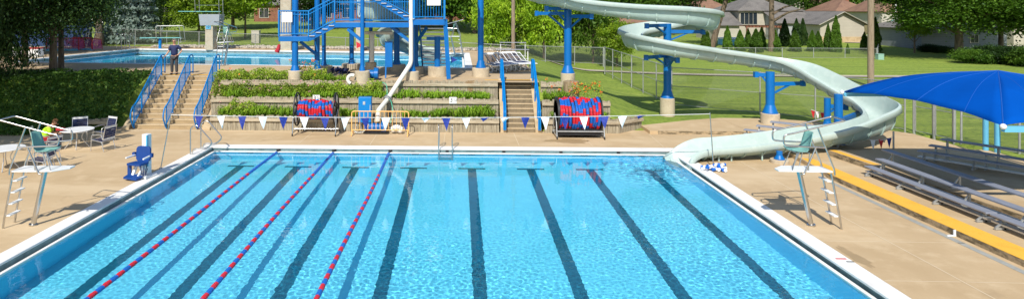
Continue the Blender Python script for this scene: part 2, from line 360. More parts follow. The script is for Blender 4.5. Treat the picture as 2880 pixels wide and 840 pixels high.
# ---------------------------------------------------------------- main pool
WX0, WX1, WY0, WY1, WZ = -9.59, 7.89, .6, 23.05, -.17
CX0, CX1, CY1 = -9.74, 7.99, 23.17          # coping inner edges
OX0, OX1, OY1 = -10.16, 8.41, 23.70         # coping outer edges
def floor_z(y): return -1.12 - .55 * (1 - y / 23)
g = MB()
for i in range(12):
    ya = WY0 + (WY1 - WY0) * i / 12; yb = WY0 + (WY1 - WY0) * (i + 1) / 12
    g.quad((WX0, ya, floor_z(ya)), (WX1, ya, floor_z(ya)), (WX1, yb, floor_z(yb)), (WX0, yb, floor_z(yb)))
LX = [-8.2 + 2.16 * i for i in range(8)]
def strip(mb, x0, x1, y0, y1, dz, m):
    n = max(1, int((y1 - y0) / 2))
    for i in range(n):
        a = y0 + (y1 - y0) * i / n; b = y0 + (y1 - y0) * (i + 1) / n
        mb.quad((x0, a, floor_z(a) + dz), (x1, a, floor_z(a) + dz), (x1, b, floor_z(b) + dz), (x0, b, floor_z(b) + dz), m)
recv(struct(g, 'pool_floor', ['pool_paint']))
g = MB()
for x in LX:
    strip(g, x - .15, x + .15, WY0 + 1.2, 22.0, .006, 0); strip(g, x - .50, x + .50, 22.0, 22.16, .006, 0)
recv(struct(g, 'pool_lane_markings', ['tile_dark']))
g = MB(); zt = -.26
g.quad((WX0, WY1, zt), (WX0, WY0, zt), (WX0, WY0, -1.9), (WX0, WY1, -1.9))
g.quad((WX1, WY0, zt), (WX1, WY1, zt), (WX1, WY1, -1.9), (WX1, WY0, -1.9))
g.quad((WX1, WY1, zt), (WX0, WY1, zt), (WX0, WY1, -1.9), (WX1, WY1, -1.9))
g.quad((WX0, WY0, zt), (WX1, WY0, zt), (WX1, WY0, -1.9), (WX0, WY0, -1.9))
for x in LX:                                     # turn targets on the far wall
    g.box((x, WY1 - .004, -.33), (.92, .006, .05), 1); g.box((x, WY1 - .007, -.285), (.26, .006, .14), 1)
recv(struct(g, 'pool_walls', ['pool_wall_paint', 'tile_dark']))
g = MB()                                         # lip of the overflow channel
def ring(mb, x0, x1, y0, y1, wd, za, zb, m=0):   # frame of four butted slabs, inner rectangle given
    mb.box(((x0 - wd / 2), (y0 + y1) / 2, (za + zb) / 2), (wd, y1 - y0 + 2 * wd, zb - za), m)
    mb.box(((x1 + wd / 2), (y0 + y1) / 2, (za + zb) / 2), (wd, y1 - y0 + 2 * wd, zb - za), m)
    mb.box(((x0 + x1) / 2, y1 + wd / 2, (za + zb) / 2), (x1 - x0, wd, zb - za), m)
    mb.box(((x0 + x1) / 2, y0 - wd / 2, (za + zb) / 2), (x1 - x0, wd, zb - za), m)
ring(g, WX0, WX1, WY0, WY1, .09, -.26, -.148)
o = recv(struct(g, 'pool_lip', 'coping_white', bevel=.012))
g = MB(); ring(g, WX0 - .09, WX1 + .09, WY0 - .09, WY1 + .09, .30, -.55, -.24)       # channel floor
g2 = MB(); ring(g2, WX0 - .17, WX1 + .17, WY0 - .17, WY1 + .17, .18, -.24, -.062)
g.v += [p for p in g2.v]; g.f += [tuple(i + len(g.v) - len(g2.v) for i in f) for f in g2.f]; g.m += g2.m
struct(g, 'pool_gutter', 'dark_gutter')
g = MB(); ring(g, CX0, CX1, WY0 - .15, CY1, .42, -.06, 0)
struct(g, 'pool_coping', 'coping_white', bevel=.015)
g = MB(); 
for x in [-7.1 + 2.2 * i for i in range(7)]: g.box((x, CY1 + .05, -.10), (.12, .06, .06))
struct(g, 'pool_wall_anchors', 'black_plastic')
# water surface with real ripples
g = MB()
def wgrid(mb, x0, x1, y0, y1, nx_, ny_, fn):
    b0 = len(mb.v)
    for j in range(ny_ + 1):
        for i in range(nx_ + 1):
            x = x0 + (x1 - x0) * i / nx_; y = y0 + (y1 - y0) * j / ny_; mb.v.append((x, y, fn(x, y)))
    for j in range(ny_):
        for i in range(nx_): a = b0 + j * (nx_ + 1) + i; mb.f.append((a, a + 1, a + nx_ + 2, a + nx_ + 1)); mb.m.append(0)
def wave(x, y):
    calm = .12 + .88 * (1 - sm(13, 22.6, y)); patch = .55 + .50 * max(0, min(1, .5 + 1.6 * noise.noise(Vector((x * .28 + 3, y * .28, 2)))))
    k = calm * patch
    nearslide = max(0, 1 - math.hypot(x - 7.0, y - 21.3) / 2.6)
    a = .0014 * noise.noise(Vector((x * 1.6, y * 1.3, .3))) + 0.0009 * noise.noise(Vector((x * 4.6, y * 4.6, 7))) + .00125 * noise.noise(Vector((x * 9.5, y * 9.5, 3))) + .0009 * noise.noise(Vector((x * 16, y * 16, 9)))
    return WZ + a * k * 1.9 + nearslide * .018 * noise.noise(Vector((x * 5, y * 7, 1)))
wgrid(g, WX0, WX1, 9.0, WY1, 620, 440, wave)
wgrid(g, WX0, WX1, WY0, 9.0, 100, 50, lambda x, y: WZ if y < 8.9 else wave(x, y))
o = struct(g, 'pool_water', 'water'); o.data.polygons.foreach_set('use_smooth', [True] * len(o.data.polygons)); o.cycles.is_caustics_caster = True

# ---------------------------------------------------------------- lower deck
g = MB(); T = -.006
g.quad((-40, -12, T), (OX0 + .001, -12, T), (OX0 + .001, 27, T), (-40, 27, T)); g.quad((OX0, OY1 - .1, T), (OX1, OY1 - .1, T), (OX1, 27, T), (OX0, 27, T))
g.quad((OX1 - .001, -12, T), (19.2, -12, T), (19.2, 27, T), (OX1 - .001, 27, T)); g.quad((OX0, -12, T), (OX1, -12, T), (OX1, WY0 - .5, T), (OX0, WY0 - .5, T))
def jl(mb, a, b, wd=.018, m=1, z=-.002): 
    a = Vector((*a, 0)); b = Vector((*b, 0)); n_ = (b - a).normalized().cross(Vector((0, 0, 1))) * wd
    mb.quad((*(a - n_).xy, z), (*(a + n_).xy, z), (*(b + n_).xy, z), (*(b - n_).xy, z), m)
for x in (-6.5, -3.6, -.65, 2.35, 5.25): jl(g, (x, 23.72), (x, 26.2), .014)
jl(g, (8.0, 23.72), (8.2, 26.2), .012)
jl(g, (9.95, 2), (9.95, 21.5), .015); 
for y in (8.0, 10.1, 12.15, 14.2): jl(g, (8.43, y), (9.9, y), .012); jl(g, (10.0, y + .0), (11.75, y - .02), .012)
jl(g, (-30, 22.0), (-10.2, 21.8), .008); jl(g, (-30, 13.6), (-13.5, 17.6), .010); jl(g, (-14.8, 26.2), (-5, 26.12), .05)
g.quad((11.42, 2, -.002), (11.60, 2, -.002), (11.66, 19, -.002), (11.50, 19, -.002), 2)
g2 = MB()
def blob(mb, cx, cy, rx, ry, z, m, seed):
    vs = []; n_ = 72
    for i in range(n_):
        a = 2 * math.pi * i / n_; k = 1 + .55 * noise.noise(Vector((math.cos(a) * 1.3, math.sin(a) * 1.3, seed))) + .35 * noise.noise(Vector((math.cos(a) * 4, math.sin(a) * 4, seed + 3))); vs.append((cx + rx * k * math.cos(a), cy + ry * k * math.sin(a), z))
    mb.add(vs, [tuple(range(n_))], m)
blob(g, 4.4, 24.75, 1.0, .36, -.002, 3, 3); blob(g, 8.60, 13.3, .15, .5, -.002, 3, 5)
struct(g, 'pool_deck', ['deck', 'joint_light', 'grey_strip', 'wet_concrete'])
# raised terraces on the right with worn kerb and yellow edge
g = MB()
g.prism([(11.82, -12), (19.2, -12), (19.2, 26), (17.4, 28.4), (15, 29.4), (12.6, 29.5), (12.5, 26.2), (11.82, 19.6)], -.3, .135, 0)
g.prism([(8.25, 26.25), (12.497, 26.25), (12.597, 29.5), (11.0, 28.9), (8.25, 27.5)], -.3, .13, 0)
struct(g, 'terrace', ['deck'])
g = MB()
g.prism([(11.79, -12), (11.818, -12), (11.818, 19.6), (11.79, 19.6)], -.1, .13, 0); g.prism([(8.6, 26.22), (12.3, 26.22), (12.3, 26.247), (8.6, 26.247)], -.1, .125, 0)
struct(g, 'terrace_kerb', ['kerb_concrete'])
g = MB()
g.prism([(11.80, -12), (12.32, -12), (12.42, 21.4), (12.1, 21.6), (11.80, 19.6)], .1352, .142, 0)
struct(g, 'yellow_edge_strip', ['yellow_tile'])
g = MB(); g.prism([(13.95, 14.3), (19.1, 14.3), (19.1, 22.3), (17, 22.3), (13.3, 22.0)], .1, .32, 0); g.prism([(13.92, 14.27), (13.948, 14.27), (13.30, 22.0), (13.272, 22.0)], .1, .315, 1)
g.prism([(13.97, 14.31), (14.15, 14.31), (14.05, 15.1), (13.9, 15.1)], .3205, .327, 2); g.prism([(13.50, 20.0), (13.7, 20.0), (13.55, 22.0), (13.32, 22.0)], .3205, .327, 2)
struct(g, 'upper_terrace', ['deck', 'kerb_concrete', 'yellow_tile'])
g = MB(); P_ = G(2683, 662, 0); g.box((11.77, P_.y, .07), (.05, .03, .14)); g.box((11.68, P_.y - .02, .012), (.2, .03, .03))
tag(g.build('drain_pipe', 'white_paint'), 'thin white drain pipe elbow on the worn kerb below the yellow edge', 'pipe')
# coping depth marks
g = MB(); p = G(2372, 729, .003); g.box((p.x - .02, p.y + .05, .002), (.22, .05, .003), 0); g.box((p.x + .08, p.y - .1, .002), (.16, .04, .003), 1)
struct(g, 'coping_marking', ['pennant_red', 'black_plastic'])

# ---------------------------------------------------------------- upper deck and diving pool
A_ = Vector((-29.5, 38.2)); B_ = Vector((.3, 35.0)); C_ = Vector((.3, 46.8)); D_ = Vector((-28.2, 51.2))
def ringq(q, d):
    c = sum(q, Vector((0, 0))) / 4; out = []
    for i in range(4):
        a = q[i - 1]; b = q[i]; e = q[(i + 1) % 4]; n1 = Vector(((b - a).y, -(b - a).x)).normalized(); n2 = Vector(((e - b).y, -(e - b).x)).normalized()
        k = (n1 + n2); out.append(b + k * (d / (1 + n1.dot(n2))))
    return out
Q0 = [A_, B_, C_, D_]; Q1 = ringq(Q0, .45)
g = MB()
OUT = [Vector((-45, 31.0)), Vector((3.9, 31.0)), Vector((4.6, 50.0)), Vector((-45, 57))]
for i in range(4):
    a, b = Q1[i], Q1[(i + 1) % 4]; c, d = OUT[(i + 1) % 4], OUT[i]
    g.quad((*d, ZU), (*c, ZU), (*b, ZU), (*a, ZU), 0)
g.quad((-6.0, 27.95, ZU), (3.7, 27.95, ZU), (3.9, 30.999, ZU), (-6.0, 30.999, ZU), 0); g.quad((-12.3, 29.35, ZU), (-6.001, 29.35, ZU), (-6.001, 30.999, ZU), (-12.3, 30.999, ZU), 0); g.quad((-16.3, 30.5, ZU), (-12.301, 30.5, ZU), (-12.301, 30.999, ZU), (-16.3, 30.999, ZU), 0); g.quad((-45, 31, 1), (-16.3, 31, 1), (-16.3, 31, ZU), (-45, 31, ZU), 0)
g.quad((-16.1, 30.55, ZU + .003), (-11.4, 30.55, ZU + .003), (-11.4, 30.85, ZU + .003), (-16.1, 30.85, ZU + .003), 1)
g.quad((1.2, 28.83, ZU + .003), (3.5, 28.83, ZU + .003), (3.5, 29.05, ZU + .003), (1.2, 29.05, ZU + .003), 1)
struct(g, 'upper_deck', ['upper_deck', 'yellow_tile'])
g = MB()
for i in range(4):
    a, b = Q0[i], Q0[(i + 1) % 4]; c, d = Q1[(i + 1) % 4], Q1[i]
    g.add([(*a, ZU + .01), (*b, ZU + .01), (*c, ZU + .01), (*d, ZU + .01), (*a, ZU - .08), (*b, ZU - .08)], [(3, 2, 1, 0), (0, 1, 5, 4)], 0)
struct(g, 'diving_pool_coping', 'coping_white')
g = MB(); Q2 = ringq(Q0, .06)
for i in range(4):
    a, b = Q2[i], Q2[(i + 1) % 4]; g.quad((*a, ZU - .08), (*b, ZU - .08), (*b, ZU - .30), (*a, ZU - .30), 0)
    g.quad((*a, ZU - .30), (*b, ZU - .30), (*b, -.9), (*a, -.9), 1)
    a2, b2 = Q0[i], Q0[(i + 1) % 4]
    c2, d2 = ringq(Q0, -.14)[(i + 1) % 4], ringq(Q0, -.14)[i]
    g.quad((*a2, ZU - .29), (*b2, ZU - .29), (*c2, ZU - .29), (*d2, ZU - .29), 2)
g.add([(*p, -.9) for p in Q2], [(0, 1, 2, 3)], 1)
o = struct(g, 'diving_pool_basin', ['dark_gutter', 'deep_paint', 'coping_white']); recv(o)
g = MB(); n_ = 60
Q3 = ringq(Q0, .05)
for j in range(n_ + 1):
    for i in range(n_ + 1):
        a = Q3[0].lerp(Q3[1], i / n_); b = Q3[3].lerp(Q3[2], i / n_); p = a.lerp(b, j / n_); g.v.append((p.x, p.y, ZU - .31 + .004 * noise.noise(Vector((p.x * 1.2, p.y * 2.5, 0)))))
for j in range(n_):
    for i in range(n_): a = j * (n_ + 1) + i; g.f.append((a, a + 1, a + n_ + 2, a + n_ + 1)); g.m.append(0)
o = struct(g, 'diving_pool_water', 'deep_water'); o.data.polygons.foreach_set('use_smooth', [True] * len(o.data.polygons)); o.cycles.is_caustics_caster = True

# paths across the field
def ribbon(mb, pts, wd, dz, m=0, hf=ground_h):
    pts = [Vector((*p, 0)) for p in pts]; P = catmull(pts, 8); n_ = len(P); vs = []
    for i, p in enumerate(P):
        t = (P[min(i + 1, n_ - 1)] - P[max(i - 1, 0)]).normalized(); s_ = Vector((-t.y, t.x, 0)) * wd / 2
        for q in (p + s_, p - s_): vs.append((q.x, q.y, hf(q.x, q.y) + dz))
    mb.add(vs, [(2 * i, 2 * i + 1, 2 * i + 3, 2 * i + 2) for i in range(n_ - 1)], m)
g = MB(); ribbon(g, [(8, 55.5), (13, 53.0), (18, 51.0), (24, 50.0), (34, 49.6), (50, 49.6), (80, 50)], 1.25, .07)
struct(g, 'footpath', 'path_concrete')
g = MB(); ribbon(g, [(58, 92), (66, 88), (80, 84)], 2.2, .08); ribbon(g, [(66, 120), (76, 116), (100, 112)], 5, .08)
struct(g, 'driveway', 'path_concrete')

# ---------------------------------------------------------------- stairs
SH = -.70                                   # the wide flight leans a little to the left as it climbs
def lstair(mb, xa, xb, y0, y1, n_, z1, shear, m=0):
    for i in range(n_):
        ya = y0 + (y1 - y0) * i / n_; z = z1 * (i + 1) / n_; s_ = shear * i / n_; yb = y1 + .3
        e_ = shear * (yb - y0) / (y1 - y0)
        mb.add([(xa + s_, ya, z - z1 / n_), (xb + s_, ya, z - z1 / n_), (xb + e_, yb, z - z1 / n_), (xa + e_, yb, z - z1 / n_),
                (xa + s_, ya - .02, z), (xb + s_, ya - .02, z), (xb + e_, yb, z), (xa + e_, yb, z)], [(3, 2, 1, 0), (4, 5, 6, 7), (1, 2, 6, 5), (2, 3, 7, 6), (3, 0, 4, 7)], m)
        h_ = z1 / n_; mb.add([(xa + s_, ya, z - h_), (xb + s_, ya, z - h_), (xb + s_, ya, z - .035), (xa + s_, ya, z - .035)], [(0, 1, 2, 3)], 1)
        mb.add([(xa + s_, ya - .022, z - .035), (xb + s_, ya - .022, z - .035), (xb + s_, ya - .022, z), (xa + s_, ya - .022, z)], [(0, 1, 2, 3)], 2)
st = thing('concrete_stairs', 'wide flight of concrete steps with three blue railings beside the dark bank', 'stairs', (-13.2, 26.6, 0))
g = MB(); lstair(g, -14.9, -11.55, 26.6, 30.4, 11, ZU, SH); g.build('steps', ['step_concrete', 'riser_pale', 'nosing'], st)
g = MB(); g.add([(-11.55, 26.35, 0), (-11.2, 26.35, 0), (-11.2 + SH, 30.8, ZU), (-11.55 + SH, 30.8, ZU), (-11.55, 26.35, .10), (-11.2, 26.35, .10), (-11.2 + SH, 30.8, ZU + .12), (-11.55 + SH, 30.8, ZU + .12)],
    [(3, 2, 1, 0), (4, 5, 6, 7), (0, 1, 5, 4), (1, 2, 6, 5), (2, 3, 7, 6), (3, 0, 4, 7)])
g.build('side_kerb', 'step_concrete', st); g = MB()
g.add([(-15.2, 26.35, -.1), (-14.9, 26.35, -.1), (-14.9 + SH, 30.8, ZU - .1), (-15.2 + SH, 30.8, ZU - .1), (-15.2, 26.35, .1), (-14.9, 26.35, .1), (-14.9 + SH, 30.8, ZU + .1), (-15.2 + SH, 30.8, ZU + .1)],
    [(3, 2, 1, 0), (4, 5, 6, 7), (0, 1, 5, 4), (1, 2, 6, 5), (2, 3, 7, 6), (3, 0, 4, 7)])
g.build('side_kerb', 'step_concrete', st)
def railing(name, label, cat, xb, grp):
    p0 = Vector((xb, 26.45, .06)); p1 = Vector((xb + SH * .98, 30.35, ZU + .06)); t = thing(name, label, cat, tuple(p0), grp)
    g = MB(); h = .98; a = p0 + Vector((0, 0, h)); b = p1 + Vector((0, 0, h))
    top = fillet([p0 + Vector((0, -.02, .05)), p0 + Vector((0, -.28, .55)), p0 + Vector((0, -.12, h - .05)), a + Vector((0, .25, .13)), b + Vector((0, -.05, .02)), b + Vector((0, .35, .0)), p1 + Vector((0, .35, .03))], .16)
    g.tube(top, .032, 8); g.build('top_rail', 'rail_blue', t, True)
    g = MB(); g.tube([p0 + Vector((0, -.02, .12)), p1 + Vector((0, .0, .12)), p1 + Vector((0, .35, .12))], .022, 6); g.build('bottom_rail', 'rail_blue', t, True)
    g = MB(); n_ = 34
    for i in range(n_):
        k = i / (n_ - 1); p = p0.lerp(p1, k); g.cyl(p + Vector((0, 0, .12)), p + Vector((0, 0, h + (.02 if i else -.15))), .011, n=5)
    g.build('balusters', 'rail_blue', t)
    for k in (.02, .27, .52, .77, 1.0):
        g = MB(); p = p0.lerp(p1, k); g.cyl(p + Vector((0, 0, -.08)), p + Vector((0, 0, h)), .028, n=8); g.build('post', 'rail_blue', t)
    return t
railing('stair_railing', 'blue stair railing beside the ivy bank, where the standing man rests his hand', 'railing', -14.74, 'railings on the wide stairs')
railing('stair_railing', 'blue stair railing in the middle of the wide concrete steps', 'railing', -13.25, 'railings on the wide stairs')
railing('stair_railing', 'blue stair railing on the side of the wide steps next to the flower beds', 'railing', -11.85, 'railings on the wide stairs')
st = thing('concrete_stairs', 'narrow flight of grey-brown steps between timber walls with two blue handrails', 'stairs', (2.7, 26.4, 0))
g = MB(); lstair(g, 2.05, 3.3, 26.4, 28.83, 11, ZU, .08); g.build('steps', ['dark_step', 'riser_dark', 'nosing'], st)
for x in (1.78, 3.3):
    g = MB(); g.add([(x, 26.2, 0), (x + .265, 26.2, 0), (x + .345, 28.9, ZU - .1), (x + .08, 28.9, ZU - .1), (x, 26.2, .22), (x + .265, 26.2, .22), (x + .345, 28.9, ZU + .08), (x + .08, 28.9, ZU + .08)],
        [(3, 2, 1, 0), (4, 5, 6, 7), (0, 1, 5, 4), (1, 2, 6, 5), (2, 3, 7, 6), (3, 0, 4, 7)]); g.build('side_kerb', 'step_concrete', st)
for x, s_, lab in ((1.92, 1, 'blue handrail on the side of the narrow steps nearest the water slide tower'), (3.5, -1, 'blue handrail on the side of the narrow steps nearest the large rope reel')):
    t = thing('handrail', lab, 'handrail', (x, 27.5, .9), 'handrails on the narrow stairs')
    for dx in (0, .07 * s_):
        g = MB()
        pts = [(x + dx, 26.1, .15), (x + dx, 26.1, .95), (x + dx + .02, 26.5, 1.22), (x + dx + .07, 28.9, 2.95), (x + dx + .07, 29.3, 2.98), (x + dx + .07, 29.3, 2.0)]
        g.tube(fillet(pts, .1), .036, 8); g.build('rail', 'rail_blue', t, True)
    g = MB()
    for k in (.15, .5, .85): y = 26.3 + k * 2.6; g.cyl((x + .05 * s_, y, .1 + k * 1.9), (x + .05 * s_, y, .98 + k * 1.9), .03, n=8)
    g.build('posts', 'rail_blue', t)

# ---------------------------------------------------------------- timber retaining walls and planting
def palisade(name, label, pts, z0, z1, beam=True, seed=0, step=None):
    """pts: line on the ground; boards of uneven height with a beam along the face"""
    r = random.Random(seed); t = thing(name, label, 'retaining wall', (pts[0][0], pts[0][1], z0)); g = MB(); b = MB()
    for (ax, ay, az), (bx, by, bz) in zip(pts[:-1], pts[1:]):
        L_ = math.hypot(bx - ax, by - ay); n_ = max(1, int(L_ / .115)); an = math.atan2(by - ay, bx - ax)
        for i in range(n_):
            k = (i + .5) / n_; zt_ = z1 + (az + (bz - az) * k) + r.uniform(-.035, .05); j = r.uniform(-.012, .012)
            g.box((ax + (bx - ax) * k - math.sin(an) * j, ay + (by - ay) * k + math.cos(an) * j, (z0 + zt_) / 2), (L_ / n_ - .004, .09, zt_ - z0), 0, an)
        if beam: 
            ox, oy = math.sin(an) * .095, -math.cos(an) * .095
            b.beam((ax + ox, ay + oy, z1 - .16 + az), (bx + ox, by + oy, z1 - .16 + bz), .09, .13)
    g.build('boards', 'wood_grey', t, bevel=.006)
    if beam: b.build('beam', 'beam_wood', t, bevel=.01)
    return t
palisade('timber_wall', 'lowest weathered timber wall between the wide stairs and the narrow steps', [(-11.2, 26.45, 0), (1.72, 26.3, 0)], -.05, .64, seed=1)
palisade('timber_wall', 'middle tier of weathered timber wall behind the yellow barrier', [(-11.5, 27.25, 0), (1.74, 27.1, 0)], .3, 1.36, seed=2)
palisade('timber_wall', 'topmost tier of weathered timber wall at the edge of the upper deck', [(-11.4, 28.12, 0), (-5.7, 28.02, 0), (1.76, 27.92, 0)], 1.1, 2.04, seed=3)
palisade('timber_wall', 'short low timber wall behind the large rope reel with an angled wing', [(3.7, 26.32, 0), (6.9, 26.32, 0), (8.25, 27.5, -.05)], -.05, .62, seed=4)
palisade('timber_wall', 'middle timber wall above the large rope reel stepping into the lawn', [(3.7, 27.1, 0), (6.75, 27.1, 0)], .2, 1.3, seed=5)
palisade('timber_wall', 'upper short timber wall beside the narrow steps next to the cut log', [(3.75, 27.95, 0), (4.75, 27.95, 0)], .9, 2.03, seed=6)
palisade('timber_wall', 'short grey timber wall at the foot of the dark ivy bank beside the wide stairs', [(-17.1, 26.2, 0), (-15.5, 26.3, 0)], -.05, .5, seed=7)
t = thing('log_post', 'thick cut log standing at the end of the upper timber wall', 'log', (5.2, 28.1, .8)); g = MB(); g.cyl((5.2, 28.1, .9), (5.2, 28.1, 2.06), .38, .36, 20); g.build('trunk_section', 'log_wood', t, True, bevel=.02)
# soil of the tiers
g = MB(); g.quad((-11.5, 26.45, .5), (1.78, 26.35, .5), (1.78, 27.1, .52), (-11.6, 27.2, .52)); g.quad((-11.7, 27.3, 1.2), (1.78, 27.15, 1.2), (1.78, 27.9, 1.22), (-11.8, 28.1, 1.22))
g.quad((-11.9, 28.15, 1.88), (-6, 28.05, 1.88), (-6, 29.2, 2.03), (-11.9, 29.6, 2.03)); g.quad((3.6, 26.35, .45), (6.8, 26.35, .45), (6.8, 27.1, .5), (3.6, 27.1, .5)); g.quad((3.6, 27.1, 1.15), (5.2, 27.1, 1.15), (5.2, 28, 1.2), (3.6, 28, 1.2))
struct(g, 'bed_soil', 'soil')
def blades(mb, cx, cy, z, n_, ln, r, spread=.18, m=0):
    for _ in range(n_):
        a = r.uniform(0, 2 * math.pi); l = ln * r.uniform(.6, 1.15); w_ = .017; bx = cx + r.uniform(-1, 1) * spread * .4; by = cy + r.uniform(-1, 1) * spread * .4
        dx, dy = math.cos(a), math.sin(a); out = l * r.uniform(.35, .75); px, py = -dy * w_, dx * w_
        p = [(bx, by, z), (bx + dx * out * .4, by + dy * out * .4, z + l * .62), (bx + dx * out * .8, by + dy * out * .8, z + l * .72), (bx + dx * out * 1.15, by + dy * out * 1.15, z + l * .5)]
        vs = []
        for q, k in zip(p, (1, 1.1, .8, .15)): vs += [(q[0] - px * k, q[1] - py * k, q[2]), (q[0] + px * k, q[1] + py * k, q[2])]
        mb.add(vs, [(0, 1, 3, 2), (2, 3, 5, 4), (4, 5, 7, 6)], m)
def lily_bed(label, segs, y0, y1, z, seed, ln=.48, name='daylily_bed'):
    r = random.Random(seed); g = MB()
    for xa, xb, dens in segs:
        for _ in range(int((xb - xa) * dens * 1.3)):
            bx_ = r.uniform(xa, xb); hh_ = .85 + .55 * noise.noise(Vector((bx_ * 1.1, seed * 3.7, 0))); blades(g, bx_, r.uniform(y0, y1), z, 18, ln * 1.25 * hh_ * r.uniform(.8, 1.15), r)
    o = g.build(name, 'blade'); return tag(o, label, 'plants', 'planting beds on the timber tiers', 'stuff')
lily_bed('green strap-leaved plants along the lowest bed between the wide stairs and the barrier', [(-11.1, -6.6, 13), (-5.3, -4.6, 12)], 26.6, 27.05, .52, 1)
lily_bed('green strap-leaved plants in the lowest bed behind the pool ladder', [(-2.5, 1.5, 13)], 26.6, 27.0, .52, 2)
lily_bed('green strap-leaved plants along the middle bed beside the concrete footings', [(-11.0, -5.6, 9), (-4.8, -1.0, 10), (-1.1, 1.4, 12)], 27.3, 27.8, 1.2, 3)
lily_bed('strap-leaved tuft in the short middle bed right of the narrow steps', [(3.85, 4.8, 12)], 27.3, 27.7, 1.18, 4)
lily_bed('strap-leaved tufts in the low bed behind the large rope reel', [(3.8, 6.6, 9)], 26.6, 27.0, .5, 5)
lily_bed('loose tall grass by the foot of the tower post on the top bed', [(-6.6, -5.4, 9)], 28.2, 28.9, 1.9, 6)
def leaf_tuft(mb, n_, box, r, sz, m=0, zf=None):
    (xa, xb), (ya, yb), (za, zb) = box
    for _ in range(n_):
        x = r.uniform(xa, xb); y = r.uniform(ya, yb); z = (zf(x, y) if zf else 0) + r.uniform(za, zb)
        leaf(mb, x, y, z, sz * r.uniform(.6, 1.3), r, m)
def leaf(mb, x, y, z, s_, r, m=0, nz=0, zs=1):
    a = Vector((r.gauss(0, 1), r.gauss(0, 1), r.gauss(0, 1) )).normalized(); b = Vector((r.gauss(0, 1), r.gauss(0, 1), r.gauss(0, 1) + nz)); b = a.cross(b).normalized(); c = Vector((x, y, z)); a.z *= zs; b.z *= zs
    mb.add([c - a * s_, c - b * s_ * .5, c + a * s_, c + b * s_ * .5], [(0, 1, 2, 3)], m)
def shrub(label, xa, xb, ya, yb, z, h, n_, seed, flower=None, fn=0, sz=.05):
    r = random.Random(seed); g = MB()
    for _ in range(n_):
        x = r.uniform(xa, xb); y = r.uniform(ya, yb); k = .55 + .6 * noise.noise(Vector((x * 1.7, y * 1.7, seed))); leaf(g, x, y, z + h * max(.1, k + .3) * r.random() ** .6, sz * r.uniform(.6, 1.3), r)
    for _ in range(fn):
        c = (r.uniform(xa, xb), r.uniform(ya, ya + (yb - ya) * .7), z + h * r.uniform(.5, 1.15))
        for q in range(5): leaf(g, c[0] + r.gauss(0, .025), c[1] + r.gauss(0, .025), c[2] + r.gauss(0, .025), .04, r, 1)
    o = g.build('flower_bed', ['shrub_leaf', flower or 'pink_petal']); return tag(o, label, 'plants', 'planting beds on the timber tiers', 'stuff')
shrub('yellow-green leafy edging along the top bed beside the wide stairs', -11.9, -6.5, 28.2, 29.2, 1.9, .62, 6500, 11, 'orange_petal', 8)
shrub('mixed flowering plants with white and pink dots in the middle bed by the stairs', -11.6, -6.3, 27.3, 27.95, 1.2, .75, 6000, 12, 'pink_petal', 22)
shrub('rose bushes with a few pink flowers at the stair end of the lowest bed', -11.0, -9.3, 26.6, 27.1, .5, .7, 1500, 13, 'pink_petal', 12)
shrub('trailing leafy plants over the top wall below the tower footings', -6.9, -3.6, 27.35, 27.95, 1.2, .85, 4200, 14)
shrub('orange daylily flowers behind the large rope reel', 5.0, 6.5, 27.2, 27.9, 1.25, .75, 500, 15, 'orange_petal', 40, .045)
shrub('thin orange flowers against the short upper timber wall', 3.85, 4.7, 27.3, 27.7, 1.2, .95, 60, 16, 'orange_petal', 7, .03)
shrub('tall orange flowers at the back corner of the top bed in front of the diving pool', -8.3, -6.9, 28.6, 29.2, 2.1, .85, 260, 17, 'orange_petal', 22, .04)
def ground_cover():
    r = random.Random(9); g = MB()
    for _ in range(26000):
        y = 26.15 + 5.3 * r.random(); x = -15.55 - (31.0 - 15.5) * r.random() + (-.16 * (y - 26.2))
        if x > -15.2 - .18 * (y - 26.2): continue
        k = .35 + .45 * noise.noise(Vector((x * .9, y * .9, 4))); leaf(g, x, y, ground_h(x, y) + .03 + .5 * max(.05, k) * r.random(), .085 * r.uniform(.6, 1.3), r)
    for _ in range(6000):
        x = r.uniform(-24, -16.0); y = r.uniform(24.9, 26.3) if x < -17.5 else 26.2; k = .3 + .4 * noise.noise(Vector((x * 1.3, y * 1.3, 8)))
        leaf(g, x, y, .03 + .5 * max(.05, k) * r.random(), .07, r)
    o = g.build('ground_cover', 'leaf_cover'); tag(o, 'dark leafy ground cover spreading over the shaded bank beside the stairs', 'plants', None, 'stuff')
ground_cover()
g = MB(); r_ = random.Random(3)
for _ in range(2200):
    x = r_.uniform(-28, 4.5); yb = 53.2 - (x + 28) * .13; y = yb + r_.uniform(0, 2.0); g.ball((x, y, ZU + .05 + .05 * r_.random()), (r_.uniform(.08, .2), r_.uniform(.08, .2), r_.uniform(.06, .16)), 6, 4)
tag(g.build('rock_bed', 'rock'), 'bed of pale river rocks along the back fence of the diving pool', 'rocks', None, 'stuff')

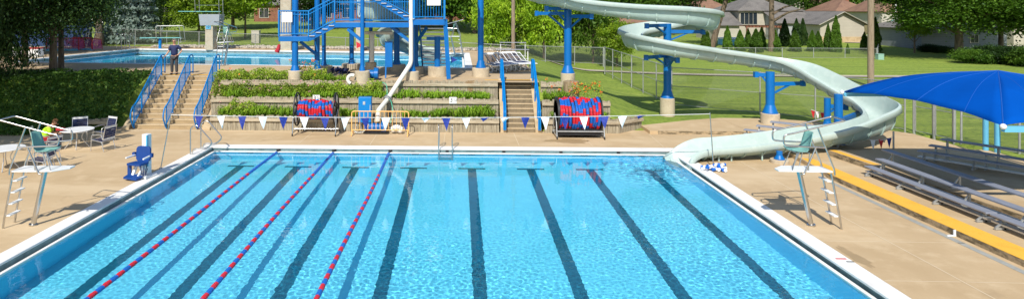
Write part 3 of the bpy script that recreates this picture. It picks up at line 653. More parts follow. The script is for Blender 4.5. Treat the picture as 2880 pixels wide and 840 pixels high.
# ---------------------------------------------------------------- lane ropes, targets, ladders
RC = 'lane ropes floating in the pool'
for k, (x, lab) in enumerate(((-7.12, 'red and blue lane rope closest to the pool lift chair'), (-4.93, 'middle one of the three red and blue lane ropes'), (-2.73, 'red and blue lane rope nearest the centre ladder'))):
    t = thing('lane_rope', lab, 'lane rope', (x, WY1, -.14), RC); g = MB(); y = WY1 - .12; i = 0; rr = random.Random(k)
    def rx(y): return x + .02 * math.sin(y * .55 + k * 2)
    while y > WY0 + .3:
        solid = y > 19.9; ln = .235; col = 1 if solid else i % 2
        if not solid: i += 1
        for q in range(3):
            ya = y - ln * q / 3; g.tube([(rx(ya), ya, -.165), (rx(ya), ya - .012, -.165), (rx(ya), ya - .062, -.165), (rx(ya), ya - .074, -.165)], .058, 8, m=col) if False else g.cyl((rx(ya), ya - .003, -.16), (rx(ya), ya - ln / 3 + .006, -.16), .054 if q != 1 else .058, n=8, m=col)
        y -= ln
    g.build('floats', ['red_float', 'blue_float'], t, True)
    g = MB(); g.tube([(x, WY1 + .1, -.12), (x, WY1 - .1, -.16), (x, WY0, -.16)], .008, 5); g.build('cable', 'steel', t)
    g = MB(); g.box((x, WY1 + .06, -.10), (.09, .1, .07)); g.build('wall_hook', 'black_plastic', t)
def grab_ladder(name, label, x, y, z, rz, grp, steps=True, h=.92):
    t = thing(name, label, 'pool ladder', (0, 0, 0), grp)
    for s_ in (-.26, .26):
        g = MB(); g.tube(fillet([(s_, .55, 0), (s_, .52, h * .75), (s_, .25, h), (s_, 0, h), (s_, -.06, h * .5), (s_, -.06, -.9)], .2), .021, 8); g.build('rail', 'steel', t, True)
    if steps:
        for q in range(3):
            g = MB(); g.box((0, -.06, -.22 - .27 * q), (.5, .1, .03)); g.build('step', 'plastic_white', t)
    t.location = (x, y, z); t.rotation_euler = (0, 0, rz); return t
grab_ladder('pool_ladder', 'steel ladder with two tall rails at the centre of the far pool edge', -.56, WY1 - .02, 0, 0, None)
# looped hand rails at the far-left corner
t = thing('grab_rail', 'pair of looped steel grab rails at the corner of the pool near the wide stairs', 'grab rail', (-9.9, 22.2, 0))
for y in (21.85, 22.75):
    g = MB(); x = -10.02
    g.tube(fillet([(x, y, 0), (x, y, 1.0), (x + .25, y, 1.12), (x + .85, y - .0, .45), (x + .62, y, .22), (x + .12, y, .22), (x + .06, y, 0)], .14), .024, 8); g.build('rail', 'steel', t, True)

# ---------------------------------------------------------------- backstroke flags
PL0 = Vector((-10.15, 19.9, 0)); PL1 = Vector((-9.85, 20.0, 1.80)); PR0 = Vector((8.62, 20.6, 0)); PR1 = Vector((8.5, 20.6, 1.84))
for a, b, lab in ((PL0, PL1, 'thin steel flag pole on the coping beside the blue lift chair'), (PR0, PR1, 'thin steel flag pole beside the exit of the water slide')):
    t = thing('flag_pole', lab, 'pole', tuple(a), 'poles of the backstroke flags'); g = MB(); g.cyl(a, b + (b - a) * .03, .019, .016, 8); g.build('shaft', 'steel', t, True)
    g = MB(); g.cyl(a + Vector((0, 0, .0)), a + Vector((0, 0, .03)), .05, n=10); g.build('base', 'steel', t)
t = thing('pennant_line', 'white cord with blue and white pennants strung across the pool', 'pennants', tuple(PL1))
def cord(k): p = PL1.lerp(PR1, k); p.z -= .30 * 4 * k * (1 - k) * .38; return p
g = MB(); g.tube([cord(i / 40) for i in range(41)], .011, 5); g.build('cord', 'cable_white', t)
FL = [(500, 'b', 1), (555, 'w', 1), (609, 'b', 1), (661, 'w', 1), (713, 'b', 1), (765, 'w', 1), (817, 'b', 1), (868, 'w', 1), (918, 'b', 1), (970, 'w', 1), (1020, 'b', 1), (1071, 'w', .4), (1122, 'b', 1), (1172, 'w', .9), (1218, 'b', .35), (1271, 'w', .45), (1321, 'b', .9), (1371, 'w', 1), (1421, 'b', 1), (1468, 'w', 1), (1519, 'b', 1), (1565, 'w', 1), (1612, 'b', .3)]
for i, (du, c, ln) in enumerate(FL):
    u = du * 1.1184; k = .5
    for _ in range(30):
        p = cord(k); dp = p.dot(FW); uu = PX + FPX * p.dot(RT) / dp; k += (u - uu) / 1540
    p = cord(k); rr = random.Random(i); hw = .15; L_ = .44 * ln; ph = rr.uniform(-.35, .35) + (-.9 if ln < .5 else 0); g = MB(); vs = []
    tx = rr.uniform(-.04, .04) - (0.05 if ln < .5 else 0); ty = -math.sin(ph) * L_ * .6
    for a_ in range(5):
        v_ = a_ / 4
        for b_ in range(3):
            s_ = (b_ - 1) * hw * (1 - v_); vs.append((p.x + s_ + tx * v_, p.y + ty * v_ + .025 * math.sin(v_ * 3 + b_ * 1.5 + i), p.z - L_ * v_))
    fs = [(r0 * 3 + q, r0 * 3 + q + 1, r0 * 3 + q + 4, r0 * 3 + q + 3) for r0 in range(4) for q in range(2)]
    g.add(vs, fs); g.build('pennant', 'pennant_blue' if c == 'b' else 'pennant_white', t, solid=.003)

# ---------------------------------------------------------------- pool lift
def pool_lift():
    t = thing('pool_lift', 'blue seated pool lift with a white mast on the coping', 'pool lift', (0, 0, 0))
    g = MB(); g.box((-.02, .08, .03), (.62, .5, .05)); g.build('base_plate', 'plastic_white', t, bevel=.015)
    g = MB(); g.beam((0, .2, .05), (-.02, .22, 1.28), .20, .20, up=(0, 1, 0)); g.build('mast', 'plastic_white', t, bevel=.02)
    g = MB(); g.beam((.075, .13, .3), (.06, .14, 1.26), .05, .06, up=(0, 1, 0)); g.build('rail_channel', 'light_blue_paint', t)
    g = MB(); g.beam((0, .2, .12), (.12, -.2, .40), .12, .12); g.beam((.16, -.1, .42), (.08, -.3, .06), .05, .05); g.beam((-.1, -.1, .42), (-.12, -.28, .05), .09, .07); g.build('arm', 'plastic_white', t, bevel=.01)
    g = MB(); pts = []
    def rsh(w_, h_, r_): 
        return [(r_ * math.cos(a) + cx * (w_ / 2 - r_), r_ * math.sin(a) + cy * (h_ / 2 - r_)) for cx, cy, a0 in ((1, 1, 0), (-1, 1, 90), (-1, -1, 180), (1, -1, 270)) for a in [R(a0 + q * 22.5) for q in range(5)]]
    sh = rsh(.50, .46, .11); n_ = len(sh)
    vs = [(x, .02 + .06 * (z + .23), .70 + z) for x, z in sh] + [(x, .09 + .06 * (z + .23), .70 + z) for x, z in sh]
    g.add(vs, [tuple(range(n_)), tuple(reversed(range(n_, 2 * n_)))] + [(i, i + n_, (i + 1) % n_ + n_, (i + 1) % n_) for i in range(n_)]); g.build('backrest', 'lift_blue', t, bevel=.012)
    g = MB(); sh = rsh(.50, .44, .08); vs = [(x, -.18 + y, .43 + .05 * (-y)) for x, y in sh] + [(x, -.18 + y, .49 + .05 * (-y)) for x, y in sh]
    g.add(vs, [tuple(reversed(range(n_))), tuple(range(n_, 2 * n_))] + [(i, (i + 1) % n_, (i + 1) % n_ + n_, i + n_) for i in range(n_)]); g.build('seat', 'lift_blue', t, bevel=.012)
    for s_ in (-1, 1):
        g = MB(); g.beam((s_ * .27, .03, .66), (s_ * .31, -.32, .64), .05, .045); a = g.build('armrest', 'plastic_white', t, bevel=.01)
        g = MB(); g.box((s_ * .31, .03, .68), (.09, .08, .12)); g.build('armrest_hinge', 'lift_blue', a)
    g = MB(); g.box((-.24, -.24, .26), (.12, .06, .40)); g.build('leg_panel', 'lift_blue', t, bevel=.01)
    g = MB(); g.add([(-.28, -.46, .05), (.18, -.46, .02), (.22, -.22, .06), (-.28, -.2, .10), (-.28, -.46, .11), (.18, -.46, .08), (.22, -.22, .12), (-.28, -.2, .16)], [(3, 2, 1, 0), (4, 5, 6, 7), (0, 1, 5, 4), (1, 2, 6, 5), (2, 3, 7, 6), (3, 0, 4, 7)]); g.build('footrest', 'lift_blue', t, bevel=.01)
    g = MB(); g.tube([(.2, -.3, .44), (.26, -.34, .25), (.30, -.3, .12), (.27, -.25, .3), (.24, -.2, .44)], .014, 5); g.tube([(.2, .0, .44), (.16, -.05, .2), (.2, -.1, .1), (.24, -.05, .3)], .012, 5); g.build('strap', 'navy', t)
    return t
t = pool_lift(); t.location = (-10.22, 18.85, 0); t.rotation_euler = (0, 0, R(-12)); t.scale = (1.05,) * 3

# ---------------------------------------------------------------- lifeguard chairs (local: +x faces the pool)
def shell_chair(par, x0, z0, mt='teal_plastic'):
    c = MB(); n1, n2 = 10, 8; vs = []
    prof = [(.30, .02), (.22, .0), (.1, -.02), (-.04, -.02), (-.14, .03), (-.18, .14), (-.21, .28), (-.24, .40), (-.26, .48)]
    for i, (px, pz) in enumerate(prof):
        for j in range(n2 + 1):
            s_ = (j / n2 - .5); wd = .46 if i < 5 else .44 - .02 * (i - 4); cup = (abs(s_ * 2)) ** 2.4 * .06
            vs.append((x0 + px + (cup if i >= 4 else 0), s_ * wd, z0 + pz + (cup if i < 5 else 0) * .8))
    fs = [(i * (n2 + 1) + j, i * (n2 + 1) + j + 1, (i + 1) * (n2 + 1) + j + 1, (i + 1) * (n2 + 1) + j) for i in range(len(prof) - 1) for j in range(n2)]
    c.add(vs, fs); return c.build('seat_shell', mt, par, True, solid=.016)
def guard_chair(label, grp='lifeguard chairs'):
    t = thing('lifeguard_chair', label, 'lifeguard chair', (0, 0, 0), grp)
    g = MB(); g.tube([(0, 0, 0), (.30, 0, 1.36)], .058, 12); g.cyl((0, 0, 0), (.005, 0, .03), .1, n=12); g.build('post', 'steel', t, True)
    g = MB()
    for s_ in (-.21, .21): g.tube(fillet([(-.60, s_, 0), (-.57, s_, .22), (-.36, s_, 1.36)], .08), .024, 8); 
    lad = g.build('ladder_rails', 'steel', t, True)
    for q in range(4):
        z = .3 + .285 * q; g = MB(); g.box((-.555 + (z - .22) * .19 + .05, 0, z), (.11, .40, .03)); g.build('ladder_step', 'plastic_white', lad, bevel=.008)
    g = MB(); g.add([(-.38, -.25, 1.385), (.60, -.25, 1.385), (.90, .03, 1.385), (.90, .25, 1.385), (-.38, .25, 1.385), (-.38, -.25, 1.42), (.60, -.25, 1.42), (.90, .03, 1.42), (.90, .25, 1.42), (-.38, .25, 1.42)],
        [(4, 3, 2, 1, 0), (5, 6, 7, 8, 9), (0, 1, 6, 5), (1, 2, 7, 6), (2, 3, 8, 7), (3, 4, 9, 8), (4, 0, 5, 9)]); g.build('platform', 'plastic_white', t, bevel=.008)
    r_ = .021
    for s_ in (-.28, .28):
        g = MB()
        g.tube(fillet([(-.40, s_, 1.33), (-.40, s_, 1.45), (-.18, s_, 2.02), (0.0, s_, 2.5)], .06), r_, 8)
        g.tube(fillet([(.38, s_, 1.34), (.32, s_, 1.34), (.03, s_, 2.02)], .05), r_, 8)
        g.tube(fillet([(-.2, s_, 2.0), (.62, s_, 2.03), (.80, s_, 2.05), (.80, s_, 2.30), (.60, s_, 2.33), (-.60, s_, 2.66)], .15), r_, 8)
        g.build('guard_rail', 'steel', t, True)
    g = MB(); g.tube(fillet([(-.52, -.28, 2.635), (-.66, -.28, 2.67), (-.66, .28, 2.67), (-.52, .28, 2.635)], .12), r_, 8); g.build('rear_rail', 'steel', t, True)
    g = MB()
    for sx, ex in ((.12, .32), (.42, .52)):
        for s_ in (-.19, .19): g.tube([(sx, s_ * .8, 1.83), (ex - .14 if sx < .2 else ex + .04, s_ * 1.15, 1.42)], .014, 6)
    g.tube([(.12, -.15, 1.83), (.12, .15, 1.83)], .012, 6); g.tube([(.42, -.15, 1.83), (.42, .15, 1.83)], .012, 6)
    g.build('chair_legs', 'steel', t, True); shell_chair(t, .26, 1.86)
    return t
gc = guard_chair('lifeguard chair with turquoise seat beside the patio tables and the blue lift'); gc.location = (-10.66, 14.55, 0); gc.rotation_euler = (0, 0, R(3))
copy_tree(gc, (8.76, 15.2, 0), R(178), 'lifeguard chair with turquoise seat between the slide exit and the yellow-edged kerb')
copy_tree(gc, tuple(D(259, 53, ZU)), R(4), 'lifeguard chair near the pink water polo goals on the far pool corner')
copy_tree(gc, tuple(D(632, 36.6, ZU)), R(74), 'lifeguard chair in front of the tall diving platform, seen from its ladder side')
copy_tree(gc, tuple(D(1280, 45, ZU)), R(172), 'lifeguard chair behind the stack of sun loungers and the blue tower stairs')

# ---------------------------------------------------------------- patio tables and chairs
def patio_chair(label):
    t = thing('patio_chair', label, 'chair', (0, 0, 0), 'patio chairs around the tables'); g = MB(); r_ = .014
    for s_ in (-.27, .27):
        g.tube(fillet([(.28, s_, 0), (.25, s_, .60), (-.22, s_, .64), (-.30, s_, .42), (-.42, s_, .95)], .07), r_, 6)
        g.tube(fillet([(.24, s_, .42), (-.24, s_, .36), (-.34, s_, 0)], .05), r_, 6)
    g.tube([(.24, -.27, .42), (.24, .27, .42)], r_, 6); g.tube([(-.42, -.27, .95), (-.42, .27, .95)], r_, 6); g.tube([(-.24, -.27, .37), (-.24, .27, .37)], r_, 6)
    g.build('frame', 'aluminium', t, True)
    g = MB()
    for q in range(7): x = .20 - q * .07; g.box((x, 0, .415 - q * .008), (.056, .53, .008))
    g.build('seat_straps', 'navy', t)
    g = MB(); w_ = MB(); w2 = MB()
    for q in range(7):
        z = .46 + q * .075; x = -.315 - (z - .42) * .20; (w_ if q == 0 else w2 if q == 6 else g).beam((x, -.26, z), (x, .26, z), .012, .062, up=(0, 0, 1))
    g.build('back_straps', 'navy', t); w_.build('light_strap', 'plastic_white', t); w2.build('light_strap', 'plastic_white', t)
    return t
def patio_table(label, loc, r_=.6):
    t = thing('patio_table', label, 'table', (0, 0, 0), 'round patio tables'); g = MB(); g.cyl((0, 0, .70), (0, 0, .725), r_, n=36); g.build('tabletop', 'plastic_white', t, True, bevel=.008)
    g = MB()
    for q in range(4):
        a = q * math.pi / 2 + .5; g.tube(fillet([(.30 * math.cos(a), .30 * math.sin(a), .70), (.12 * math.cos(a), .12 * math.sin(a), .4), (.42 * math.cos(a), .42 * math.sin(a), 0)], .15), .016, 6)
    g.build('legs', 'aluminium', t, True); t.location = loc; return t
T2 = Vector((-14.95, 22.8, 0)); T1 = Vector((-15.35, 19.6, 0))
patio_table('round white patio table behind the seated person in the lime shirt', T2); patio_table('round white patio table cut off by the edge of the photo', T1)
pc = patio_chair('patio chair with navy straps standing furthest from the bank, facing the white table'); pc.location = (-13.75, 22.5, 0); pc.rotation_euler = (0, 0, R(165))
copy_tree(pc, (-14.55, 20.55, 0), R(160), 'navy-strapped patio chair right behind the lifeguard chair rails')
copy_tree(pc, (-14.0, 19.45, 0), R(185), 'navy-strapped patio chair between the cut-off table and the lifeguard chair')
copy_tree(pc, (-15.85, 22.2, 0), R(25), 'patio chair on which the person in the lime shirt sits')
copy_tree(pc, (-15.5, 23.8, 0), R(-60), 'patio chair pushed in behind the white table near the bank')
copy_tree(pc, (-14.6, 23.95, 0), R(-115), 'patio chair on the stair side behind the white table')

# ---------------------------------------------------------------- people
def skinned(name, verts, edges, radii, material, par=None, sub=2, root=0):
    me = bpy.data.meshes.new(name); bm = bmesh.new(); lay = bm.verts.layers.skin.verify(); vs = []
    for p, r_ in zip(verts, radii):
        v = bm.verts.new(p); v[lay].radius = r_ if isinstance(r_, tuple) else (r_, r_); vs.append(v)
    for a, b in edges: bm.edges.new((vs[a], vs[b]))
    vs[root][lay].use_root = True; bm.to_mesh(me); bm.free(); me.materials.append(MATS[material])
    o = bpy.data.objects.new(name, me); COL.objects.link(o); m = o.modifiers.new('skin', 'SKIN'); m.use_smooth_shade = True; s_ = o.modifiers.new('sub', 'SUBSURF'); s_.levels = sub; s_.render_levels = sub
    if par: o.parent = par
    return o
def hand(par, wrist, d, side, mt='skin'):
    """five bent fingers rooted in the palm; d = pointing direction, side = palm width direction"""
    w0 = V3(wrist); d = V3(d).normalized(); s_ = V3(side).normalized(); c = d.cross(s_).normalized(); vs = []; es = []; rs = []
    for i, ln in enumerate((.070, .080, .075, .058)):
        o = s_ * (-.03 + .02 * i); b = len(vs); vs += [w0 + d * .05 + o, w0 + d * (.09 + ln * .3) + o - c * .006, w0 + d * (.09 + ln * .65) + o - c * .026, w0 + d * (.085 + ln * .75) + o - c * .045]; es += [(b, b + 1), (b + 1, b + 2), (b + 2, b + 3)]; rs += [.011, .0095, .009, .008]
    b = len(vs); vs += [w0 + d * .03 - s_ * .035, w0 + d * .06 - s_ * .062, w0 + d * .09 - s_ * .070 - c * .012]; es += [(b, b + 1), (b + 1, b + 2)]; rs += [.012, .011, .009]
    out = []
    k = 0
    for ch in (4, 4, 4, 4, 3):
        idx = range(k, k + ch); out.append(skinned('finger', [vs[i] for i in idx], [(i, i + 1) for i in range(ch - 1)], [rs[i] for i in idx], mt, par, 1)); k += ch
def head_bits(t, body, c, fwd, hair, glasses=False, hr=.098):
    """face and hair around head centre c; fwd = horizontal facing"""
    f = V3(fwd).normalized(); s_ = f.cross(Vector((0, 0, 1))).normalized(); c = V3(c)
    g = MB(); g.ball(c + f * .098 - Vector((0, 0, .012)), (.014, .014, .022), 8, 6); g.ball(c + s_ * .080 - f * .005, (.014, .02, .03), 8, 6); g.ball(c - s_ * .080 - f * .005, (.014, .02, .03), 8, 6); g.build('nose_and_ears', 'skin', t, True)
    g = MB()
    for k in (-1, 1): g.ball(c + f * .083 + s_ * (.032 * k) + Vector((0, 0, .012)), (.020, .02, .013) if glasses else (.011, .011, .007), 8, 6)
    g.build('sunglasses' if glasses else 'eyes', 'black_plastic', t, True)
    g = MB(); g.box(c + f * .088 - Vector((0, 0, .048)), (.035, .012, .008)); g.build('mouth', 'red_cloth', t)
    g = MB(); r_ = random.Random(2)
    for _ in range(420):
        a = r_.uniform(0, 2 * math.pi); ph = r_.uniform(0, 1.75); n_ = Vector((math.sin(ph) * math.cos(a), math.sin(ph) * math.sin(a), math.cos(ph)))
        if n_.dot(f) > .45 and n_.z < .62: continue
        p = c + Vector((n_.x * .104, n_.y * .112, n_.z * .122 + .014)); leaf(g, p.x, p.y, p.z, .022, r_)
    g.build('hair', hair, t)
def standing_man():
    t = thing('person', 'man in navy polo and grey trousers leaning on the blue railing at the stair top', 'person', (0, 0, 0))
    V = [(0, 0, .95), (0, 0, 1.10), (0, .005, 1.28), (0, .01, 1.44), (0, .0, 1.52), (0, -.015, 1.60), (0, -.02, 1.70), (0, -.012, 1.76),   # 0-7 pelvis..head
         (-.18, .01, 1.42), (-.27, -.03, 1.18), (-.36, -.16, .99), (-.40, -.22, .93),      # left in photo: reaching for the rail
         (.18, .01, 1.42), (.36, .05, 1.20), (.22, -.05, 1.02), (.16, -.07, .98),            # hand on hip
         (-.095, 0, .90), (-.115, -.015, .50), (-.12, .01, .09), (-.14, -.12, .035),
         (.095, 0, .90), (.11, -.01, .50), (.11, .02, .09), (.14, -.11, .035)]
    E_ = [(0, 1), (1, 2), (2, 3), (3, 4), (4, 5), (5, 6), (6, 7), (3, 8), (8, 9), (9, 10), (10, 11), (3, 12), (12, 13), (13, 14), (14, 15), (0, 16), (16, 17), (17, 18), (18, 19), (0, 20), (20, 21), (21, 22), (22, 23)]
    Rr = [(.15, .12), (.15, .12), (.15, .12), (.14, .10), .052, (.062, .07), (.080, .092), (.062, .075), .060, .046, .033, .034, .060, .046, .033, .034, .085, .058, .040, .04, .085, .058, .040, .04]
    b = skinned('body', V, E_, Rr, 'skin', t)
    sh = [0, 1, 2, 3, 8, 9, 12, 13]; NECK = (0, .008, 1.505); mp = {k: i for i, k in enumerate(sh)}
    SV = [Vector(V[k]) for k in sh]; SV[0] = Vector((0, 0, .93)); SV[5] = Vector(V[8]).lerp(Vector(V[9]), .85); SV[7] = Vector(V[12]).lerp(Vector(V[13]), .8); SV.append(Vector(NECK))
    skinned('polo_shirt', SV, [(0, 1), (1, 2), (2, 3), (3, 4), (4, 5), (3, 6), (6, 7), (3, 8)], [(.180, .150), (.185, .160), (.180, .145), (.170, .13), .088, .076, .088, .076, .075], 'navy', t)
    tv = [(0, 0, .97), (-.095, 0, .88), (-.115, -.015, .50), (-.12, .01, .10), (.095, 0, .88), (.11, -.01, .50), (.11, .02, .10)]
    skinned('trousers', tv, [(0, 1), (1, 2), (2, 3), (0, 4), (4, 5), (5, 6)], [(.165, .135), .108, .083, .072, .108, .083, .072], 'trousers', t)
    for x, y in ((-.13, -.05), (.125, -.04)):
        g = MB(); g.ball((x, y, .045), (.055, .14, .05), 10, 8); g.build('shoe', 'black_plastic', t, True)
    hand(t, V[11], (-.2, -.7, -.3), (1, -.2, 0)); hand(t, V[15], (-.5, -.3, -.7), (0, 1, 0))
    head_bits(t, b, (0, -.018, 1.685), (.0, -1, -.1), 'grey_hair', True)
    return t
man = standing_man(); man.location = (-14.95, 30.75, ZU); man.rotation_euler = (0, 0, R(4)); man.scale = (1.03,) * 3
def seated_person():
    t = thing('person', 'person in a lime green shirt and red shorts bent over the patio table', 'person', (0, 0, 0))
    V = [(0, 0, .52), (.06, 0, .68), (.17, 0, .86), (.26, 0, .98), (.32, 0, 1.03), (.38, 0, 1.09), (.44, 0, 1.15),
         (.24, -.19, .94), (.30, -.26, .70), (.50, -.16, .74), (.24, .19, .94), (.30, .26, .70), (.50, .16, .74),
         (.05, -.10, .50), (.44, -.12, .50), (.40, -.13, .10), (.50, -.13, .04), (.05, .10, .50), (.44, .12, .50), (.40, .13, .10), (.50, .13, .04)]
    E_ = [(0, 1), (1, 2), (2, 3), (3, 4), (4, 5), (5, 6), (3, 7), (7, 8), (8, 9), (3, 10), (10, 11), (11, 12), (0, 13), (13, 14), (14, 15), (15, 16), (0, 17), (17, 18), (18, 19), (19, 20)]
    b = skinned('body', V, E_, [.12, .12, .13, .11, .05, .075, .085, .055, .042, .03, .055, .042, .03, .085, .06, .042, .035, .085, .06, .042, .035], 'skin', t)
    skinned('shirt', [V[0], V[1], V[2], V[3], V[7], Vector(V[7]).lerp(Vector(V[8]), .7), V[10], Vector(V[10]).lerp(Vector(V[11]), .7)], [(0, 1), (1, 2), (2, 3), (3, 4), (4, 5), (3, 6), (6, 7)], [(.155, .165), (.155, .165), (.16, .17), (.13, .13), .08, .07, .08, .07], 'lime_shirt', t)
    skinned('shorts', [(0, 0, .52), (.05, -.10, .51), (.36, -.12, .51), (.05, .10, .51), (.36, .12, .51)], [(0, 1), (1, 2), (0, 3), (3, 4)], [.15, .11, .09, .11, .09], 'red_cloth', t)
    hand(t, V[9], (1, .1, -.1), (0, 1, 0)); hand(t, V[12], (1, -.1, -.1), (0, 1, 0)); head_bits(t, b, (.42, 0, 1.12), (.8, 0, -.5), 'brown_hair')
    return t
sp = seated_person(); sp.location = (-15.9, 22.2, -.06); sp.rotation_euler = (0, 0, R(25))
g = MB(); g.box((-15.35, 22.42, .80), (.3, .22, .09), 0, .5); tag(g.build('cloth_bag', 'red_cloth', bevel=.03), 'small red bag lying on the patio table before the seated person', 'bag')

# ---------------------------------------------------------------- rope storage reels
def reel(label, wd, R_, drum, z, loc, black):
    t = thing('rope_reel', label, 'rope reel', (0, 0, 0), 'storage reels of lane rope')
    for s_ in (-1, 1):
        g = MB(); x = s_ * (wd / 2 - .03)
        if black:
            g.cyl((x - .03, 0, z), (x + .03, 0, z), R_, n=36)
        else:
            for q in range(8):
                a = q * math.pi / 4 + .2; g.beam((x, 0, z), (x, R_ * math.cos(a), z + R_ * math.sin(a)), .04, .06, up=(1, 0, 0))
            g.tube([(x, R_ * math.cos(q * math.pi / 16), z + R_ * math.sin(q * math.pi / 16)) for q in range(32)], .035, 6, True)
        g.build('side_disc', 'black_plastic', t, True)
    g = MB(); r_ = random.Random(4); n_ = int((wd - .2) / .115)
    for q in range(n_):       # turns of the float rope, lying side by side, colours changing along each turn
        x = -wd / 2 + .14 + q * (wd - .28) / (n_ - 1); off = r_.uniform(0, 6); rr = drum + r_.uniform(-.03, .04); n2 = 72; per = r_.choice((6, 8, 9))
        for k in range(n2):
            a = 2 * math.pi * k / n2; b_ = 2 * math.pi * (k + .82) / n2; sl = .03 * math.sin(a + q)
            pa = (x + sl, rr * math.cos(a), z + rr * math.sin(a)); pb = (x + sl, rr * math.cos(b_), z + rr * math.sin(b_))
            g.tube([pa, pb], .060, 6, m=int((k + off * 3) / per) % 2)
    g.build('wound_rope', ['red_float', 'blue_float'], t, True)
    g = MB(); g.cyl((-wd / 2, 0, z), (wd / 2, 0, z), drum * .9, n=24); g.build('drum', 'black_plastic', t, True)
    g = MB(); y0, y1 = -.62, .55
    for s_ in (-1, 1):
        x = s_ * (wd / 2 + .05)
        g.tube(fillet([(x, y0, .1), (x, -.45, z * .7), (x, -.05, z), (x, .05, z), (x, .5, .12)], .05), .024, 8); g.tube([(x, y0, .14), (x, y1, .14)], .022, 8)
    g.tube([(-wd / 2 - .05, y0 + .15, .30), (wd / 2 + .05, y0 + .15, .30)], .024, 8); g.tube([(-wd / 2 - .05, y1 - .1, .16), (wd / 2 + .05, y1 - .1, .16)], .024, 8)
    g.build('frame', 'steel' if not black else 'galvanised', t, True)
    for s_ in (-1, 1):
        for y in (y0, y1):
            g = MB(); x = s_ * (wd / 2 + .05); g.cyl((x - .02, y, .06), (x + .02, y, .06), .06, n=14); g.build('caster', 'black_plastic', t, True)
    t.location = loc; return t
a = reel('rope reel with red and blue rope on spoked sides, below the tower post', 1.75, .72, .36, 1.10, (-6.22, 25.7, 0), False)
a.scale = (1, .8, .98)
b = reel('large rope reel with solid black side discs, right of the narrow steps', 1.86, .70, .62, .98, (5.02, 25.6, 0), True)
g = MB(); g.box((0, .1, .14), (1.75, .9, .03)); g.box((0, -.36, .26), (1.75, .03, .26)); o = g.build('drip_tray', 'black_plastic', b); 

# ---------------------------------------------------------------- pump corner: cabinet, barrier, pumps, hose, pipe
t = thing('electrical_cabinet', 'tall blue electrical cabinet behind the yellow barrier', 'cabinet', (-4.15, 26.0, 0)); g = MB(); g.box((-4.15, 26.05, 1.02), (.56, .32, 1.10)); g.build('body', 'rail_blue', t, bevel=.015)
g = MB(); g.box((-4.18, 25.882, 1.32), (.10, .006, .14)); g.build('notice', 'aluminium', t); g = MB(); g.box((-3.91, 25.875, 1.1), (.03, .03, .3)); g.build('handle', 'aluminium', t)
g = MB(); g.box((-4.35, 26.1, .24), (.05, .05, .48)); g.box((-3.95, 26.1, .24), (.05, .05, .48)); g.build('stand', 'galvanised', t)
t = thing('crowd_barrier', 'yellow-orange tubular barrier in front of the blue cabinet and pumps', 'barrier', (-3.4, 25.55, 0))
g = MB(); xa, xb, yb = -4.66, -2.20, 25.55; g.tube(fillet([(xa, yb, .20), (xa, yb, 1.02), (xb, yb, 1.02), (xb, yb, .20)], .12), .024, 8); g.tube([(xa, yb, .22), (xb, yb, .22)], .02, 8); g.build('frame', 'orange_paint', t, True)
g = MB()
for q in range(1, 14): x = xa + (xb - xa) * q / 14; g.cyl((x, yb, .22), (x, yb, 1.02), .012, n=6)
g.build('bars', 'orange_paint', t)
for x in (xa + .03, xb - .03):
    g = MB(); g.tube(fillet([(x, yb - .28, 0), (x, yb - .2, .06), (x, yb, .24), (x, yb + .2, .06), (x, yb + .28, 0)], .08), .022, 8); g.build('foot', 'orange_paint', t, True)
def pump(label, x, y, z, L_, r_, grp):
    t = thing('water_pump', label, 'pump', (x, y, z), grp)
    g = MB(); g.cyl((x - L_ / 2, y, z + r_ + .08), (x + L_ * .2, y, z + r_ + .08), r_, n=18); 
    for q in range(6): g.cyl((x - L_ / 2 + .05 + q * .07, y, z + r_ + .08), (x - L_ / 2 + .065 + q * .07, y, z + r_ + .08), r_ * 1.07, n=18)
    g.build('motor', 'blue_paint', t, True)
    g = MB(); g.cyl((x + L_ * .22, y, z + r_ + .08), (x + L_ * .42, y, z + r_ + .08), r_ * 1.25, n=20); g.cyl((x + L_ * .32, y, z + r_), (x + L_ * .32, y, z + 2.9 * r_), r_ * .6, n=14); g.build('pump_head', 'blue_paint', t, True)
    g = MB(); g.box((x, y, z + .04), (L_ * 1.1, r_ * 2, .06)); g.build('skid', 'black_plastic', t); return t
pump('blue pump with a flanged outlet under the lower end of the white pipe', -3.65, 25.95, .02, 1.0, .17, 'blue water pumps')
pump('blue pump motor on the upper deck edge between the two round footings', -4.35, 28.75, ZU, .95, .2, 'blue water pumps')
g = MB(); g.tube(catmull([D(1075, 27.9, 2.0), D(1087, 27.6, 1.9), D(1090, 27.2, 1.4), D(1100, 26.6, 1.3), D(1104, 26.3, .9), D(1098, 26.0, .45)], 6), .018, 6); tag(g.build('garden_hose', 'green_hose', smooth=True), 'green hose hanging down the timber walls beside the white pipe', 'hose')
g = MB(); g.tube(fillet([(-4.5, 25.9, .4), (-4.6, 25.8, .05), (-4.2, 25.75, .06), (-3.95, 25.8, .4)], .15), .03, 8); tag(g.build('pipe_bend', 'galvanised', smooth=True), 'grey curved hose on the deck under the blue cabinet', 'hose')
g = MB(); g.ball((-2.75, 25.85, .28), (.22, .14, .12)); g.ball((-2.6, 25.9, .18), (.15, .14, .16)); g.ball((-2.9, 25.9, .2), (.13, .12, .15)); tag(g.build('plastic_sack', 'plastic_white', smooth=True), 'crumpled white sack behind the yellow barrier', 'sack')
t = thing('water_pipe', 'long white pipe coming down from the tower to the pump with a flanged joint', 'pipe', tuple(D(1062, 26.0, .5)))
P0 = [D(1156, 28.55, 7.2), D(1156, 28.55, Zv(178, 28.5)), D(1087, 26.9, Zv(283, 26.9)), D(1063, 26.0, Zv(312, 26.0)), D(1062, 25.95, .55)]
g = MB(); g.tube(fillet(P0, .2), .105, 14); g.build('pipe', 'pipe_white', t, True)
